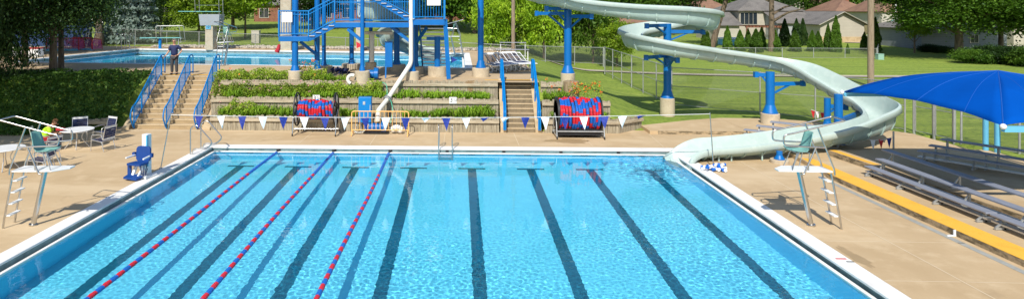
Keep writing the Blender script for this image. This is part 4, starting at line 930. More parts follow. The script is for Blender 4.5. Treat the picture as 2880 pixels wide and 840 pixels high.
g = MB(); a = P0[1].lerp(P0[2], .93); d_ = (P0[2] - P0[1]).normalized(); g.cyl(a, a + d_ * .05, .19, n=18); g.cyl(a + d_ * .09, a + d_ * .14, .19, n=18); g.build('flange', 'galvanised', t, True)
g = MB(); a = D(990, 28.0, 2.12); g.tube(arc(a, .2, R(60), R(250), 12, (1, 0, 0), (0, 0, 1)), .085, 12); tag(g.build('pipe_elbow', 'pipe_white', smooth=True), 'cream pipe elbow sticking out beside the round concrete footing', 'pipe')
def txt(s_, size, p, par, mt, rz=0, tilt=90):
    c = bpy.data.curves.new('lettering', 'FONT'); c.body = s_; c.size = size; c.extrude = .003; c.align_x = 'CENTER'; c.align_y = 'CENTER'; c.materials.append(MATS[mt])
    o = bpy.data.objects.new('lettering', c); COL.objects.link(o); o.rotation_euler = (R(tilt), 0, rz)
    bpy.context.view_layer.update(); me = bpy.data.meshes.new_from_object(o); q = bpy.data.objects.new('lettering', me); COL.objects.link(q); q.rotation_euler = o.rotation_euler
    bpy.data.objects.remove(o)
    if par: q.parent = par; q.location = V3(p) - (ORG[par.name] if par.name in ORG else par.location)
    else: q.location = p
    return q
for u, v, lab in ((889, 277, 'small white depth sign reading 3 1/2 FT above the spoked rope reel'), (1274, 281, 'small white depth sign reading 3 1/2 FT in the bed behind the pool ladder')):
    p = D(u, 27.15, 0); p.z = Zv(v, 27.1); p.y = 26.98; t = thing('depth_sign', lab, 'sign', tuple(p), 'depth signs'); g = MB(); g.box(p, (.32, .012, .29)); g.build('board', 'white_paint', t)
    txt('3', .27, p + Vector((-.07, -.012, 0)), t, 'black_plastic'); txt('1/2', .08, p + Vector((.05, -.012, .05)), t, 'black_plastic'); txt('FT', .08, p + Vector((.11, -.012, -.03)), t, 'black_plastic')

# ---------------------------------------------------------------- water slide
def slide_mesh(t, pts, n, halfw=.47, name='flume', end_flare=False):
    """pts: (x, y, z of the trough bottom, height of left wall, height of right wall)"""
    P = catmull([p[:3] for p in pts], n); H = catmull([(p[3], p[4], 0) for p in pts], n); k = len(P); vs = []; m_ = None; frames = []
    for i, p in enumerate(P):
        tg = (P[min(i + 1, k - 1)] - P[max(i - 1, 0)]); tg.z = 0; tg.normalize(); s_ = Vector((tg.y, -tg.x, 0))     # s_ = right of travel
        hl, hr = H[i].x, H[i].y; fl = sm(k - 1 - n * .9, k - 1, i) if end_flare else 0; w_ = halfw * (1 + fl * .45)
        sec = [(-w_ - .17, hl - .21), (-w_ - .13, hl - .03), (-w_ - .06, hl), (-w_ + .03, hl * .66), (-w_ * .88, hl * .36), (-w_ * .70, .10), (-w_ * .38, .015), (0, 0),
               (w_ * .38, .015), (w_ * .70, .10), (w_ * .88, hr * .36), (w_ - .03, hr * .66), (w_ + .06, hr), (w_ + .13, hr - .03), (w_ + .17, hr - .21)]
        m_ = len(sec); frames.append((p, tg, s_, sec))
        for a, b in sec: vs.append(p + s_ * a + Vector((0, 0, b)))
    g = MB(); g.add(vs, [(i * m_ + j, (i + 1) * m_ + j, (i + 1) * m_ + j + 1, i * m_ + j + 1) for i in range(k - 1) for j in range(m_ - 1)])
    fo = g.build(name, ['slide_gel', 'slide_pale'], t, True, solid=.022); fo.modifiers['solid'].material_offset = 1; fo.modifiers['solid'].material_offset_rim = 0
    step = int(n * .62)
    for i in range(step, k - 4, step):
        p, tg, s_, sec = frames[i]; g = MB(); a = [(x * 1.03, z - .03) for x, z in sec[3:12]]
        for q in range(len(a) - 1):
            u0 = p + s_ * a[q][0] + Vector((0, 0, a[q][1])); u1 = p + s_ * a[q + 1][0] + Vector((0, 0, a[q + 1][1])); g.beam(u0, u1, .05, .06, up=tuple(tg))
        g.build('joint_rib', 'slide_gel', t)
    return frames
LC = Vector((10.55, 30.45, 0)); LR = 1.88
def lp(a, z, hl=.55, hr=.82): return (LC.x + LR * math.cos(R(a)), LC.y + LR * math.sin(R(a)), z, hl, hr)
def dp(u, dep, z, hl=.62, hr=.62): p = D(u, dep, z); return (p.x, p.y, p.z, hl, hr)
SP = [dp(1290, 27.6, 6.45), dp(1430, 27.8, 6.05), dp(1560, 29.2, 5.57), dp(1660, 29.1, 5.22), dp(1780, 28.85, 4.93, .55, .72), lp(-88, 4.70), lp(-40, 4.52), lp(5, 4.34), lp(50, 4.14), lp(92, 3.94), lp(135, 3.74), lp(178, 3.54), lp(222, 3.34, .55, .80), lp(268, 3.14, .55, .68),
      dp(2010, 28.4, 2.93), dp(2110, 28.4, 2.70), dp(2190, 28.2, 2.48), dp(2262, 27.6, 2.14, .78, .6), dp(2325, 26.7, 1.72, .82, .58), dp(2390, 25.6, 1.30, .82, .58), dp(2452, 24.5, .98, .85, .58), dp(2480, 23.4, .74, .92, .55), dp(2430, 22.6, .56, .86, .55), dp(2350, 22.15, .42, .66, .6),
      dp(2240, 21.9, .28, .52, .64), dp(2130, 21.75, .14, .48, .62), dp(2040, 21.65, .06, .46, .60), dp(1978, 21.6, .03, .44, .58), dp(1940, 21.55, -.06, .42, .5), dp(1918, 21.5, -.20, .36, .42), dp(1903, 21.45, -.42, .3, .34)]
t = thing('water_slide', 'pale aqua open water slide that loops once and winds down into the pool', 'water slide', (10.5, 30.4, 0))
frames = slide_mesh(t, SP, 9, end_flare=True)
for u, dep, z in ((2130, 21.7, .2), (2045, 21.6, .1), (2010, 21.55, .05)):
    for s_ in (-.35, .35):
        g = MB(); p = D(u, dep, 0); g.tube([(p.x, p.y + s_, 0), (p.x, p.y + s_, z + .12)], .03, 6); g.build('stand', 'slide_gel', t)
def support(label, u, dep, zg, ztop, arms, r_=.19, foot=(.36, .65), grp='columns carrying the water slide', sq=False):
    p = D(u, dep, zg); t = thing('slide_support', label, 'support column', tuple(p), grp); ft = zg + foot[1]
    g = MB(); g.cyl((p.x, p.y, zg - .3), (p.x, p.y, ft), foot[0], n=24); g.build('footing', 'footing', t, True, bevel=.03)
    fl_ = min(.38, (ztop - ft) * .5); g = MB(); g.cyl((p.x, p.y, ft + fl_), (p.x, p.y, ztop), r_, n=20)
    g.cyl((p.x, p.y, ft), (p.x, p.y, ft + fl_), r_ * 1.75, r_ * 1.02, 20); g.cyl((p.x, p.y, ft), (p.x, p.y, ft + .03), r_ * 1.8, n=20); g.build('column', 'blue_paint', t, True)
    for (du, dd, z, br) in arms:
        e = D(u + du, dep + dd, z); g = MB(); g.beam((p.x, p.y, z), e, .13, .17); g.box((e.x, e.y, z), (.18, .18, .26)); g.build('arm', 'blue_paint', t)
        if br: g = MB(); m_ = Vector((p.x, p.y, z)).lerp(e, .66); g.beam((p.x, p.y, z - br), m_, .07, .08); g.build('brace', 'blue_paint', t)
    return t
support('blue slide column on the lawn nearest the large rope reel', 1597, 30.2, 1.55, 6.2, [(-88, 1.0, 5.2, .9), (-60, -1.0, 5.45, .8), (66, -1.0, 5.06, .7)])
support('blue slide column standing in the middle of the slide loop', 1877, 30.5, .25, 4.68, [(-58, -1.6, 4.60, .5), (100, -.6, 4.28, .5), (-60, -1.3, 3.05, .5), (28, -2.0, 2.98, .6), (-30, 1.4, 3.6, .5)])
support('blue slide column on the field side carrying the straight run past the fence', 2166, 27.6, .0, 2.52, [(-40, .3, 2.36, .5), (92, .3, 1.95, .5)], foot=(.40, .62))
support('blue slide column between the upper and lower run of the last bend', 2358, 23.2, .14, 2.1, [(80, -.3, .62, .0), (60, 1.9, 1.05, .4), (-60, .6, .62, 0)], r_=.15, foot=(.22, .05))
support('thin blue slide column behind the last bend', 2327, 25.9, .14, 1.55, [(50, -.2, 1.2, .3)], r_=.13, foot=(.2, .05))
support('short blue slide stub column under the lower run near the lifeguard chair', 2192, 21.05, .0, .40, [], r_=.10, foot=(.3, .12))
support('tall plain blue column on the upper deck beside the sun loungers', 1352, 30.3, ZU, 8.0, [], r_=.15, foot=(.44, .45))

# ---------------------------------------------------------------- slide tower
t = thing('slide_tower', 'blue steel stair tower of the water slide with landings and railings above the pump', 'tower', tuple(D(1020, 29.5, ZU)))
def post(u, dep, vb, r_=.13, rf=.33, ztop=7.8, zf=1.2):
    zb = Zv(vb, dep); p = D(u, dep, 0); g = MB(); g.cyl((p.x, p.y, zb), (p.x, p.y, ztop), r_, n=16); g.cyl((p.x, p.y, zb), (p.x, p.y, zb + .25), r_ * 1.5, r_, 16); g.build('column', 'blue_paint', t, True)
    g = MB(); g.cyl((p.x, p.y, zf), (p.x, p.y, zb), rf, n=24); g.build('footing', 'footing', t, True, bevel=.03)
for a in ((830, 28.7, 198, .15, .34), (892, 29.6, 193, .13, .32), (911, 32.0, 184, .11, .45), (989, 33.2, 179, .13, .55), (1019, 28.4, 199, .10, .36), (1116, 33.0, 181, .16, .50), (1159, 28.75, 200, .13, .34), (1171, 31.8, 187, .10, .4), (1043, 31.8, 175, .10, .3)): post(*a)
def bx(u0, v0, u1, v1, da, db, m='blue_paint', nm='beam'):     # beam seen from u0..u1, v0..v1, from distance da to db
    a = D(u0, da, Zv(v1, da)); b = D(u1, da, Zv(v0, da)); c = b + FW * (db - da); d = a + FW * (db - da); zt, zb = b.z, a.z
    g = MB(); g.add([(a.x, a.y, zb), (b.x, b.y, zb), (c.x, c.y, zb), (d.x, d.y, zb), (a.x, a.y, zt), (b.x, b.y, zt), (c.x, c.y, zt), (d.x, d.y, zt)], [(3, 2, 1, 0), (4, 5, 6, 7), (0, 1, 5, 4), (1, 2, 6, 5), (2, 3, 7, 6), (3, 0, 4, 7)])
    return g.build(nm, m, t, bevel=.01)
bx(783, 103, 868, 117, 28.5, 28.62); bx(783, 103, 868, 117, 30.0, 30.12); bx(785, 102, 868, 104, 28.63, 30.0, 'galvanised', 'deck_plate')
bx(939, 64, 1163, 78, 28.5, 28.62); bx(939, 66, 1160, 78, 31.6, 31.72); bx(940, 64, 1160, 66, 28.63, 31.6, 'galvanised', 'deck_plate')
bx(1163, 55, 1251, 71, 28.5, 28.62); bx(1163, 55, 1251, 71, 30.4, 30.52); bx(1164, 54, 1250, 56, 28.63, 30.4, 'galvanised', 'deck_plate')
bx(1010, -62, 1330, -48, 28.5, 31.7, 'blue_paint', 'top_deck')
for (a, b, wd) in ((D(868, 28.56, Zv(110, 28.56)), D(941, 28.56, Zv(71, 28.56)), .24), (D(868, 29.9, Zv(110, 28.56)), D(941, 29.9, Zv(71, 28.56)), .24),
               (D(1040, 28.56, Zv(-12, 28.56)), D(1165, 28.56, Zv(63, 28.56)), .24), (D(1040, 29.9, Zv(-12, 28.56)), D(1165, 29.9, Zv(63, 28.56)), .24)):
    g = MB(); g.beam(a, b, .08, wd); g.build('stringer', 'blue_paint', t)
for a, b, n_ in ((D(868, 28.45, Zv(106, 28.5)), D(941, 28.45, Zv(68, 28.5)), 4), (D(1040, 28.45, Zv(-12, 28.5)), D(1165, 28.45, Zv(58, 28.5)), 8)):
    for i in range(n_):
        p = a.lerp(b, (i + .5) / n_); q = p + FW * 1.45; g = MB(); g.beam(p, q, .26, .035); g.build('tread', 'aluminium', t)
RAILN = []
def tower_rail(a, b, h, nm=None, n_=None, r_=.013):
    a = V3(a); b = V3(b); n_ = n_ or int((b - a).length / .125); g = MB(); z = Vector((0, 0, h)); g.beam(a + z, b + z, .05, .05); g.beam(a + z * .1, b + z * .1, .04, .04); g.beam(a + z * .86, b + z * .86, .03, .03)
    q_ = .052 + .0037 * len(RAILN)
    for k in (0, 1): p = a.lerp(b, k); g.beam(p, p + z * (1 + .002 * len(RAILN)), q_, q_)
    RAILN.append(1); ra = g.build('railing', 'rail_blue', t); g = MB()
    for i in range(1, n_): p = a.lerp(b, i / n_); g.cyl(p + z * .1, p + z, r_, n=5)
    g.build('balusters', 'rail_blue', ra); return ra
zl = Zv(103, 28.5); zm = Zv(64, 28.5); zr = Zv(55, 28.5); zt_ = Zv(-14, 28.5)
tower_rail(D(784, 28.52, zl), D(868, 28.52, zl), 1.22); tower_rail(D(784, 28.52, zl), D(786, 30.0, zl), 1.22); tower_rail(D(784, 30.0, zl), D(868, 30.0, zl), 1.22)
tower_rail(D(868, 28.52, zl), D(941, 28.52, zm), 1.22); tower_rail(D(868, 30.0, zl), D(941, 30.0, zm), 1.22)
tower_rail(D(941, 28.52, zm), D(1160, 28.52, zm), 1.15, r_=.010); tower_rail(D(941, 31.6, zm), D(1100, 31.6, zm), 1.15)
tower_rail(D(1040, 28.5, zt_), D(1165, 28.5, zr), 1.15); tower_rail(D(1040, 29.95, zt_), D(1165, 29.95, zr), 1.15)
tower_rail(D(1165, 28.5, zr), D(1250, 28.5, zr), 1.15); tower_rail(D(1250, 28.5, zr), D(1250, 30.4, zr), 1.15); tower_rail(D(1250, 30.4, zr), D(1175, 30.4, zr), 1.15)
for u0, v0, u1, v1 in ((792, 35, 822, 63), (1201, -14, 1239, 16)):
    a = D(u0, 28.43, Zv(v1, 28.43)); b = D(u1, 28.43, Zv(v0, 28.43)); g = MB(); g.box(((a.x + b.x) / 2, (a.y + b.y) / 2, (a.z + b.z) / 2), (b.x - a.x, .015, b.z - a.z)); g.build('notice_board', 'white_paint', t)
for a, b in (((D(845, 28.9, Zv(118, 28.9))), D(892, 29.5, Zv(155, 29.5))), (D(978, 28.6, Zv(82, 28.6)), D(1014, 28.5, Zv(112, 28.5))), (D(1171, 31.0, Zv(120, 31)), D(1200, 30.5, Zv(78, 30.5))), (D(1100, 28.9, Zv(76, 28.9)), D(1155, 28.75, Zv(118, 28.75))), (D(892, 29.6, Zv(110, 29.6)), D(830, 28.7, Zv(103, 28.7)))):
    g = MB(); g.beam(a, b, .11, .14); g.build('brace', 'blue_paint', t)
a = D(1217, 30.3, zr - .2); b = D(1222, 33.6, ZU + .1)       # back stair down to the deck
for s_ in (-.66, .66):
    g = MB(); g.beam(a + RT * s_, b + RT * s_, .07, .26); g.build('stringer', 'blue_paint', t)
for i in range(13):
    p = a.lerp(b, (i + .5) / 13); g = MB(); g.box(p, (1.26, .28, .06)); g.build('tread', 'aluminium', t)
g = MB(); g.beam(D(1252, 28.6, zr), D(1262, 28.9, ZU + .05), .12, .2, up=(1, 0, 0)); g.build('stringer', 'blue_paint', t)
p = D(1230, 30.4, 0); g = MB(); g.cyl((p.x, p.y, ZU + .5), (p.x, p.y, zr - .9), .15, n=14); g.beam((p.x - .55, p.y, zr - 1.0), (p.x + .55, p.y, zr - 1.0), .14, .16); g.build('pedestal', 'blue_paint', t)
g = MB(); g.cyl((p.x, p.y, ZU - .3), (p.x, p.y, ZU + .5), .48, n=20); g.build('footing', 'footing', t, True)
a = D(1094, 29.4, 0); g = MB(); g.box((a.x, a.y, 3.2), (.36, .25, 1.25)); g.beam((a.x - .14, a.y - .1, 2.6), (a.x - .14, a.y - .2, 2.05), .07, .07); tag(g.build('control_box', 'blue_paint', bevel=.01), 'blue upright steel box on a leg behind the white pipe under the tower', 'control box')
g = MB(); g.cyl(D(1026, 31.5, Zv(93, 31.5)), D(1104, 31.5, Zv(93, 31.5)), .09, n=12); g.cyl(D(1046, 31.4, Zv(95, 31.4)), D(1046, 31.4, Zv(175, 31.4)), .13, n=14); tag(g.build('drain_pipe', 'pipe_white', smooth=True), 'thick grey pipe with a horizontal branch under the tower', 'pipe')
t2 = thing('enclosed_slide', 'second aqua slide curling from the tower into the diving pool', 'water slide', tuple(D(1116, 33, ZU)))
slide_mesh(t2, [dp(1010, 31.3, 5.0, 1, 1), dp(1080, 31.8, 4.75, 1, 1), dp(1135, 32.6, 4.35, 1, 1), dp(1142, 34.2, 3.95, 1, 1), dp(1100, 35.4, 3.5, .9, .9), dp(1090, 36.6, 3.1, .8, .8), dp(1150, 37.6, 2.6, .8, .8), dp(1240, 37.8, 2.0, .8, .8)], 6)
t = thing('deck_pole', 'grey post on a small concrete block at the corner of the tower stairs', 'post', tuple(D(1263, 29.0, ZU)), None); p = D(1263, 29.0, 0); g = MB(); g.cyl((p.x, p.y, ZU + .12), (p.x, p.y, Zv(165, 29)), .035, n=10); g.build('shaft', 'galvanised', t); g = MB(); g.box((p.x, p.y, ZU + .06), (.22, .22, .14)); g.build('block', 'footing', t)
for u, v, dep, m_, lab in ((1009, 127, 28.3, 'pennant_red', 'small red pennant hanging from the tower column'), (1275, 168, 29.2, 'pennant_blue', 'dark blue pennant blowing from the grey post at the tower stairs')):
    p = D(u, dep, Zv(v, dep)); g = MB(); g.add([p + Vector((-.12, 0, .16)), p + Vector((.2, .05, -.02)), p + Vector((-.1, 0, -.16))], [(0, 1, 2)]); tag(g.build('pennant', m_, solid=.004), lab, 'pennant')
t = thing('blue_rope_floats', 'dark blue rope floats heaped on the deck below the tower', 'lane rope', tuple(D(955, 31, ZU))); g = MB(); r_ = random.Random(6)
for _ in range(60): p = D(r_.uniform(930, 985), r_.uniform(31.5, 33), ZU + r_.uniform(.04, .22)); g.ball(p, .07, 6, 4)
g.build('floats', 'navy', t, True)

# ---------------------------------------------------------------- second flags, folded rope, small benches
def small_pennants(label, a, b, cols, base=None):
    t = thing('pennant_string', label, 'pennants', tuple(a), 'short pennant strings by the slide'); a = V3(a); b = V3(b); g = MB(); g.tube([a, a.lerp(b, .5) - Vector((0, 0, .06)), b], .01, 5); g.build('cord', 'cable_white', t)
    for i, c in enumerate(cols):
        p = a.lerp(b, (i + .5) / len(cols)); g = MB(); g.add([p + Vector((-.10, 0, -.03)), p + Vector((.10, .03, -.03)), p + Vector((.03, .05, -.40))], [(0, 2, 1)]); g.build('pennant', c, t, solid=.004)
    if base: g = MB(); g.cyl(base, (base[0], base[1], b.z + .2), .03, n=8); g.build('pole', 'galvanised', t)
small_pennants('red, white and blue pennants on a grey post under the outer bend of the slide', D(2445, 22.0, .58), D(2513, 21.8, .74), ['pennant_white', 'pennant_red', 'pennant_blue'], tuple(D(2513, 21.8, .13)))
small_pennants('crumpled red and white pennants hung beside the thin slide column', D(2281, 27.2, .85), D(2320, 26.9, .75), ['pennant_red', 'pennant_white', 'pennant_red'])
t = thing('float_rope', 'blue and white float rope folded in a heap on the coping by the slide exit', 'lane rope', tuple(G(2010, 478, 0))); g = MB(); r_ = random.Random(12); c = G(2008, 478, 0)
for i in range(26):
    a = r_.uniform(0, 3.14); p = c + Vector((r_.uniform(-.36, .40), r_.uniform(-.22, .2), .07 + .07 * (i % 3 == 0))); d_ = Vector((math.cos(a), math.sin(a), 0)) * .09
    g.cyl(p - d_, p, .055, n=8, m=i % 2); g.cyl(p, p + d_ * .8, .055, n=8, m=(i + 1) % 2)
g.build('floats', ['blue_float', 'plastic_white'], t, True)
def bench(label, a, dirv, L_, z, zg, grp, foot=True, w_=.27, col='bench_top', nleg=4):
    a = Vector((a[0], a[1], 0)); d_ = Vector((*dirv, 0)).normalized(); n_ = Vector((-d_.y, d_.x, 0)); t = thing('bleacher_bench', label, 'bench', (a.x, a.y, zg), grp)
    g = MB(); p = a + Vector((0, 0, z)); g.beam(p, p + d_ * L_, w_, .045); g.build('seat', col, t, bevel=.008)
    if foot: g = MB(); q = a - n_ * (0) + Vector((0, 0, zg + .13)); g.beam(q, q + d_ * L_, .2, .035); g.build('foot_plank', 'aluminium', t)
    for i in range(nleg):
        k = .04 + .92 * i / (nleg - 1); c = a + d_ * L_ * k; g = MB(); g.beam((c.x, c.y, zg), (c.x, c.y, z - .03), .05, .05); g.beam(c - n_ * .22 + Vector((0, 0, zg + .03)), c + n_ * .22 + Vector((0, 0, zg + .03)), .05, .05); g.beam(c - n_ * .2 + Vector((0, 0, zg + .05)), c + Vector((0, 0, z - .08)), .035, .035); g.build('leg', 'galvanised', t)
    return t
BG = 'long aluminium bleacher benches'
bench('lowest long aluminium bench just behind the yellow-edged kerb', (12.95, 19.4), (0, -1), 4.4, .42, .14, BG); bench('lowest long aluminium bench continuing toward the camera behind the yellow edge', (12.95, 14.9), (0, -1), 6, .42, .14, BG)
bench('second aluminium bench row, between the front bench and the shaded terrace kerb', (13.5, 19.7), (0, -1), 5.2, .58, .14, BG); bench('second aluminium bench row in the sun at the edge of the photo', (13.5, 14.35), (0, -1), 5, .56, .14, BG)
bench('third bench row on top of the second kerb, mostly in the shade of the canopy', (14.1, 20.3), (.0, -1), 8.5, .74, .32, BG, False)
dB = (.577, -.817)
for i, (u, v, z, lab) in enumerate(((2647, 389, 1.0, 'top plank bench under the canopy, nearest the chain-link gate'), (2615, 406, .82, 'middle plank bench under the canopy in blue shade'), (2583, 421, .64, 'lower plank bench under the canopy in blue shade'))):
    p = G(u, v + 2, z); bench(lab, (p.x, p.y), dB, 4.2, z, .32 if i == 2 else .14, 'benches in the shade of the blue canopy', i == 2)
for i, (u, v, z, lab) in enumerate(((2093, 364, .42, 'lowest of the three small grey benches behind the slide'), (2128, 353, .62, 'middle of the three small grey benches behind the slide'), (2167, 342, .82, 'highest of the three small grey benches behind the slide'))):
    p = G(u, v, z); bench(lab, (p.x, p.y), (1, -.75), 2.4, z, .13, 'small benches behind the slide', nleg=3)

# ---------------------------------------------------------------- canopy
t = thing('shade_canopy', 'large bright blue hip shade canopy over the benches', 'canopy', (15.5, 17.75, .3))
ca = [Vector((13.0, 14.75, 2.60)), Vector((18.0, 14.75, 2.60)), Vector((18.0, 20.7, 2.60)), Vector((13.02, 20.7, 2.60))]; ap = Vector((15.5, 17.75, 3.62)); g = MB(); n_ = 14
for i in range(4):
    a, b = ca[i], ca[(i + 1) % 4]; idx = {}
    for r0 in range(n_ + 1):
        kk = r0 / n_
        for c0 in range(n_ + 1):
            s_ = c0 / n_; e = a.lerp(b, s_); bow = 4 * s_ * (1 - s_); mid = (ap - (a + b) / 2); mid.z = 0
            e = e + mid.normalized() * (.20 * bow) + Vector((0, 0, .14 * bow)); p = e.lerp(ap, kk); p.z += .30 * math.sin(math.pi * kk) * (1 - .55 * kk) + .012 * math.sin(s_ * 22 + i) * (1 - kk)
            idx[(r0, c0)] = len(g.v) + 0; g.v.append(tuple(p))
    for r0 in range(n_):
        for c0 in range(n_): g.f.append((idx[(r0, c0)], idx[(r0, c0 + 1)], idx[(r0 + 1, c0 + 1)], idx[(r0 + 1, c0)])); g.m.append(0)
bm_ = g; o = g.build('fabric', 'canopy_fabric', t, True, solid=.008)
for i in range(4):
    for c0 in (3, 7, 11):
        base = i * (n_ + 1) ** 2; q = MB(); q.tube([Vector(g.v[base + r0 * (n_ + 1) + c0]) + Vector((0, 0, .004)) for r0 in range(n_ + 1)], .007, 4); q.build('seam', 'canopy_seam', t)
    q = MB(); q.tube([Vector(g.v[i * (n_ + 1) ** 2 + r0 * (n_ + 1)]) + Vector((0, 0, .004)) for r0 in range(n_ + 1)], .010, 4); q.build('seam', 'canopy_seam', t)
for i in range(4):
    a, b = ca[i], ca[(i + 1) % 4]
    if i in (0, 1, 2): g = MB(); g.beam(a - Vector((0, 0, .08)), b - Vector((0, 0, .08)), .10, .14); g.build('edge_beam', 'light_blue_paint', t)
    g = MB(); c = a + (a - ap).normalized() * .06; g.ball(c, .07, 8, 6); g.build('corner_fitting', 'plastic_white', t, True)
    g = MB(); m_ = a.lerp(ap, .5); g.beam(a - Vector((0, 0, .08)), ap - Vector((0, 0, .12)), .05, .06); g.build('hip_rafter', 'light_blue_paint', t)
for u, v in ((2772, 436), (2805, 443)):
    p = G(u, v, .14); q = Vector((18.0, 19.6 if u < 2790 else 16.8, 2.5)); g = MB(); g.cyl((p.x, p.y, .1), (p.x, p.y, 2.75), .085, n=16); g.beam((p.x, p.y, 2.7), q, .1, .12); g.build('post', 'light_blue_paint', t, True)

# ---------------------------------------------------------------- chain-link fences
def fence(label, pts, grp, spacing=2.9, mesh='chain_link', mid=False, bottom=True, rp=.035, name='chain_link_fence', lab2=None):
    """pts: (x, y, ground z, top z)"""
    t = thing(name, label, 'fence', (pts[0][0], pts[0][1], pts[0][2]), grp); rail = MB(); ms = MB(); uv = []; dist = 0
    for a, b in zip(pts[:-1], pts[1:]):
        A = Vector((a[0], a[1], a[3])); B = Vector((b[0], b[1], b[3])); A0 = Vector((a[0], a[1], a[2] + .04)); B0 = Vector((b[0], b[1], b[2] + .04)); L_ = (Vector(A.xy) - Vector(B.xy)).length
        rail.cyl(A, B, rp * .75, n=6)
        if bottom: rail.cyl(A0, B0, rp * .5, n=5)
        if mid: rail.cyl(A0.lerp(A, .5), B0.lerp(B, .5), rp * .6, n=5)
        ms.add([A0, B0, B, A], [(0, 1, 2, 3)]); uv += [(dist, A0.z), (dist + L_, B0.z), (dist + L_, B.z), (dist, A.z)]; dist += L_
        n_ = max(1, round(L_ / spacing))
        for i in range(n_ + (1 if b is pts[-1] else 0)):
            k = i / n_; p0 = A0.lerp(B0, k); p1 = A.lerp(B, k); g = MB(); g.cyl(p0 - Vector((0, 0, .25)), p1 + Vector((0, 0, .06)), rp if 0 < i < n_ else rp * 1.3, n=8); g.build('post', 'galvanised', t)
    rail.build('rails', 'galvanised', t); ms.uv = uv; ms.build('mesh', mesh, t); return t
FGp = 'chain-link fences'
fence('tall chain-link fence running up the lawn slope beside the slide column', [(11.9, 34.0, .05, 2.15), (11.95, 42, .05, 2.2), (12.0, 49.9, .3, 2.3)], FGp, mid=True)
fence('tall chain-link fence below the slide crossing the field side of the terrace', [(11.9, 34.0, .05, 2.15), (15.5, 31.4, .05, 2.15), (17.6, 30.2, .05, 2.15), (19.6, 27.0, .1, 2.2)], FGp, 4.2, mid=True, rp=.028)
fence('dark chain-link fence along the trees at the top of the lawn', [tuple([*D(1450, 48.5, 0).xy, 1.35, 2.5]), tuple([*D(1697, 49.8, 0).xy, .87, 2.25])], FGp, mesh='chain_dark')
fence('chain-link fence under the canopy right of the gate', [(19.98, 24.5, .1, 2.2), (20.5, 22.6, .1, 2.2), (21.6, 18.0, .1, 2.2), (22.5, 12, .1, 2.2)], FGp, 4.6, mid=True, rp=.03)
fence('long back fence behind the diving pool in front of the rocks', [tuple([*D(294, 59, 0).xy, ZU, 3.58]), tuple([*D(560, 57, 0).xy, ZU, 3.3]), tuple([*D(800, 55, 0).xy, ZU, 3.05]), tuple([*D(1253, 50.5, 0).xy, 1.95, 2.72]), tuple([*D(1450, 48.5, 0).xy, 1.35, 2.5])], FGp, 3.4)
fence('low garden fence along the arborvitae of the house behind the field', [tuple([*D(1900, 66, 0).xy, .1, 1.25]), tuple([*D(2200, 66, 0).xy, .1, 1.2]), tuple([*D(2465, 66, 0).xy, .1, 1.15])], FGp, 3)
for i, (u, dep) in enumerate(((2466, 66), (2470, 90))): pass
fence('short side of the low garden fence running back beside the house', [tuple([*D(2467, 65.9, 0).xy, .1, 1.15]), tuple([*D(2475, 85, 0).xy, .15, 1.3])], FGp, 3)
t = thing('chain_link_gate', 'chain-link gate with heavy posts beside the shaded benches', 'gate', (19.75, 26.0, .1)); ms = MB()
GA = [(19.7, 26.6), (19.85, 25.7), (19.95, 24.8)]
for i, (x, y) in enumerate(GA):
    g = MB(); g.cyl((x, y, -.1), (x, y, 2.35), .055, n=10); g.build('post', 'galvanised', t)
    if i < 2:
        x2, y2 = GA[i + 1]; A = Vector((x, y - .08, 0)); B = Vector((x2, y2 + .08, 0)); f = MB(); z0, z1 = Vector((0, 0, .16)), Vector((0, 0, 2.2))
        f.tube([A + z0, B + z0, B + z1, A + z1], .025, 6, True); f.cyl(A + z1 * .55, B + z1 * .55, .018, n=6); fr = f.build('gate_frame', 'galvanised', t)
        ms = MB(); ms.add([A + z0, B + z0, B + z1, A + z1], [(0, 1, 2, 3)]); ms.uv = [(0, 0), (.9, 0), (.9, 2), (0, 2)]; ms.build('mesh', 'chain_link', fr)

# ---------------------------------------------------------------- diving boards and deck furniture of the upper pool
def diving_board(label, u, dep, zb, h, tall):
    p = D(u, dep, zb); t = thing('diving_board', label, 'diving board', tuple(p), None)
    g = MB(); a = Vector((p.x - 1.9, p.y - .7, zb + h + .02)); b = Vector((p.x + 1.3, p.y + .25, zb + h)); g.beam(a, b, .5, .05); g.build('board', 'teal_board', t)
    g = MB()
    if tall:
        g.box((p.x + .5, p.y + .2, zb + 1.0), (.66, .9, 2.0)); g.build('pedestal', 'footing', t); g = MB(); g.box((p.x + .55, p.y + .2, zb + 2.55), (1.6, 1.0, .95), taper=1.12); g.build('platform_box', 'siding_grey', t)
        q = p + Vector((.45, -.29, 1.95)); g = MB(); g.box(q, (.42, .02, .36)); sg = g.build('depth_board', 'light_blue_paint', t); txt("10'", .30, q + Vector((0, -.02, 0)), t, 'black_plastic')
    else:
        g.cyl((p.x - .4, p.y - .2, zb), (p.x - .4, p.y - .2, zb + h), .13, n=12); g.build('stand', 'rail_blue', t); g = MB(); g.cyl((p.x + 1.1, p.y + .1, zb), (p.x + 1.1, p.y + .1, zb + h), .05, n=8); g.build('rear_stand', 'galvanised', t)
    for s_ in (-.42, .42):
        g = MB(); g.tube(fillet([(p.x - .55, p.y + s_ - .15, zb + h), (p.x - .62, p.y + s_ - .15, zb + h + (1.9 if tall else 1.05)), (p.x + 1.3, p.y + s_ + .2, zb + h + (1.9 if tall else 1.05)), (p.x + 1.45, p.y + s_ + .2, zb + (0 if tall else h - .3))], .15), .03, 6)
        g.tube([(p.x - .58, p.y + s_ - .15, zb + h + .55), (p.x + 1.3, p.y + s_ + .2, zb + h + .55)], .02, 6)
        g.build('rail', 'steel', t, True)
    for q in range(int(h / .3)):
        g = MB(); g.box((p.x + 1.45, p.y + .15, zb + .28 + q * .3), (.12, .8, .04)); g.build('ladder_step', 'aluminium', t)
diving_board('low springboard with turquoise board on the far side of the diving pool', 466, 52.5, ZU, .95, False)
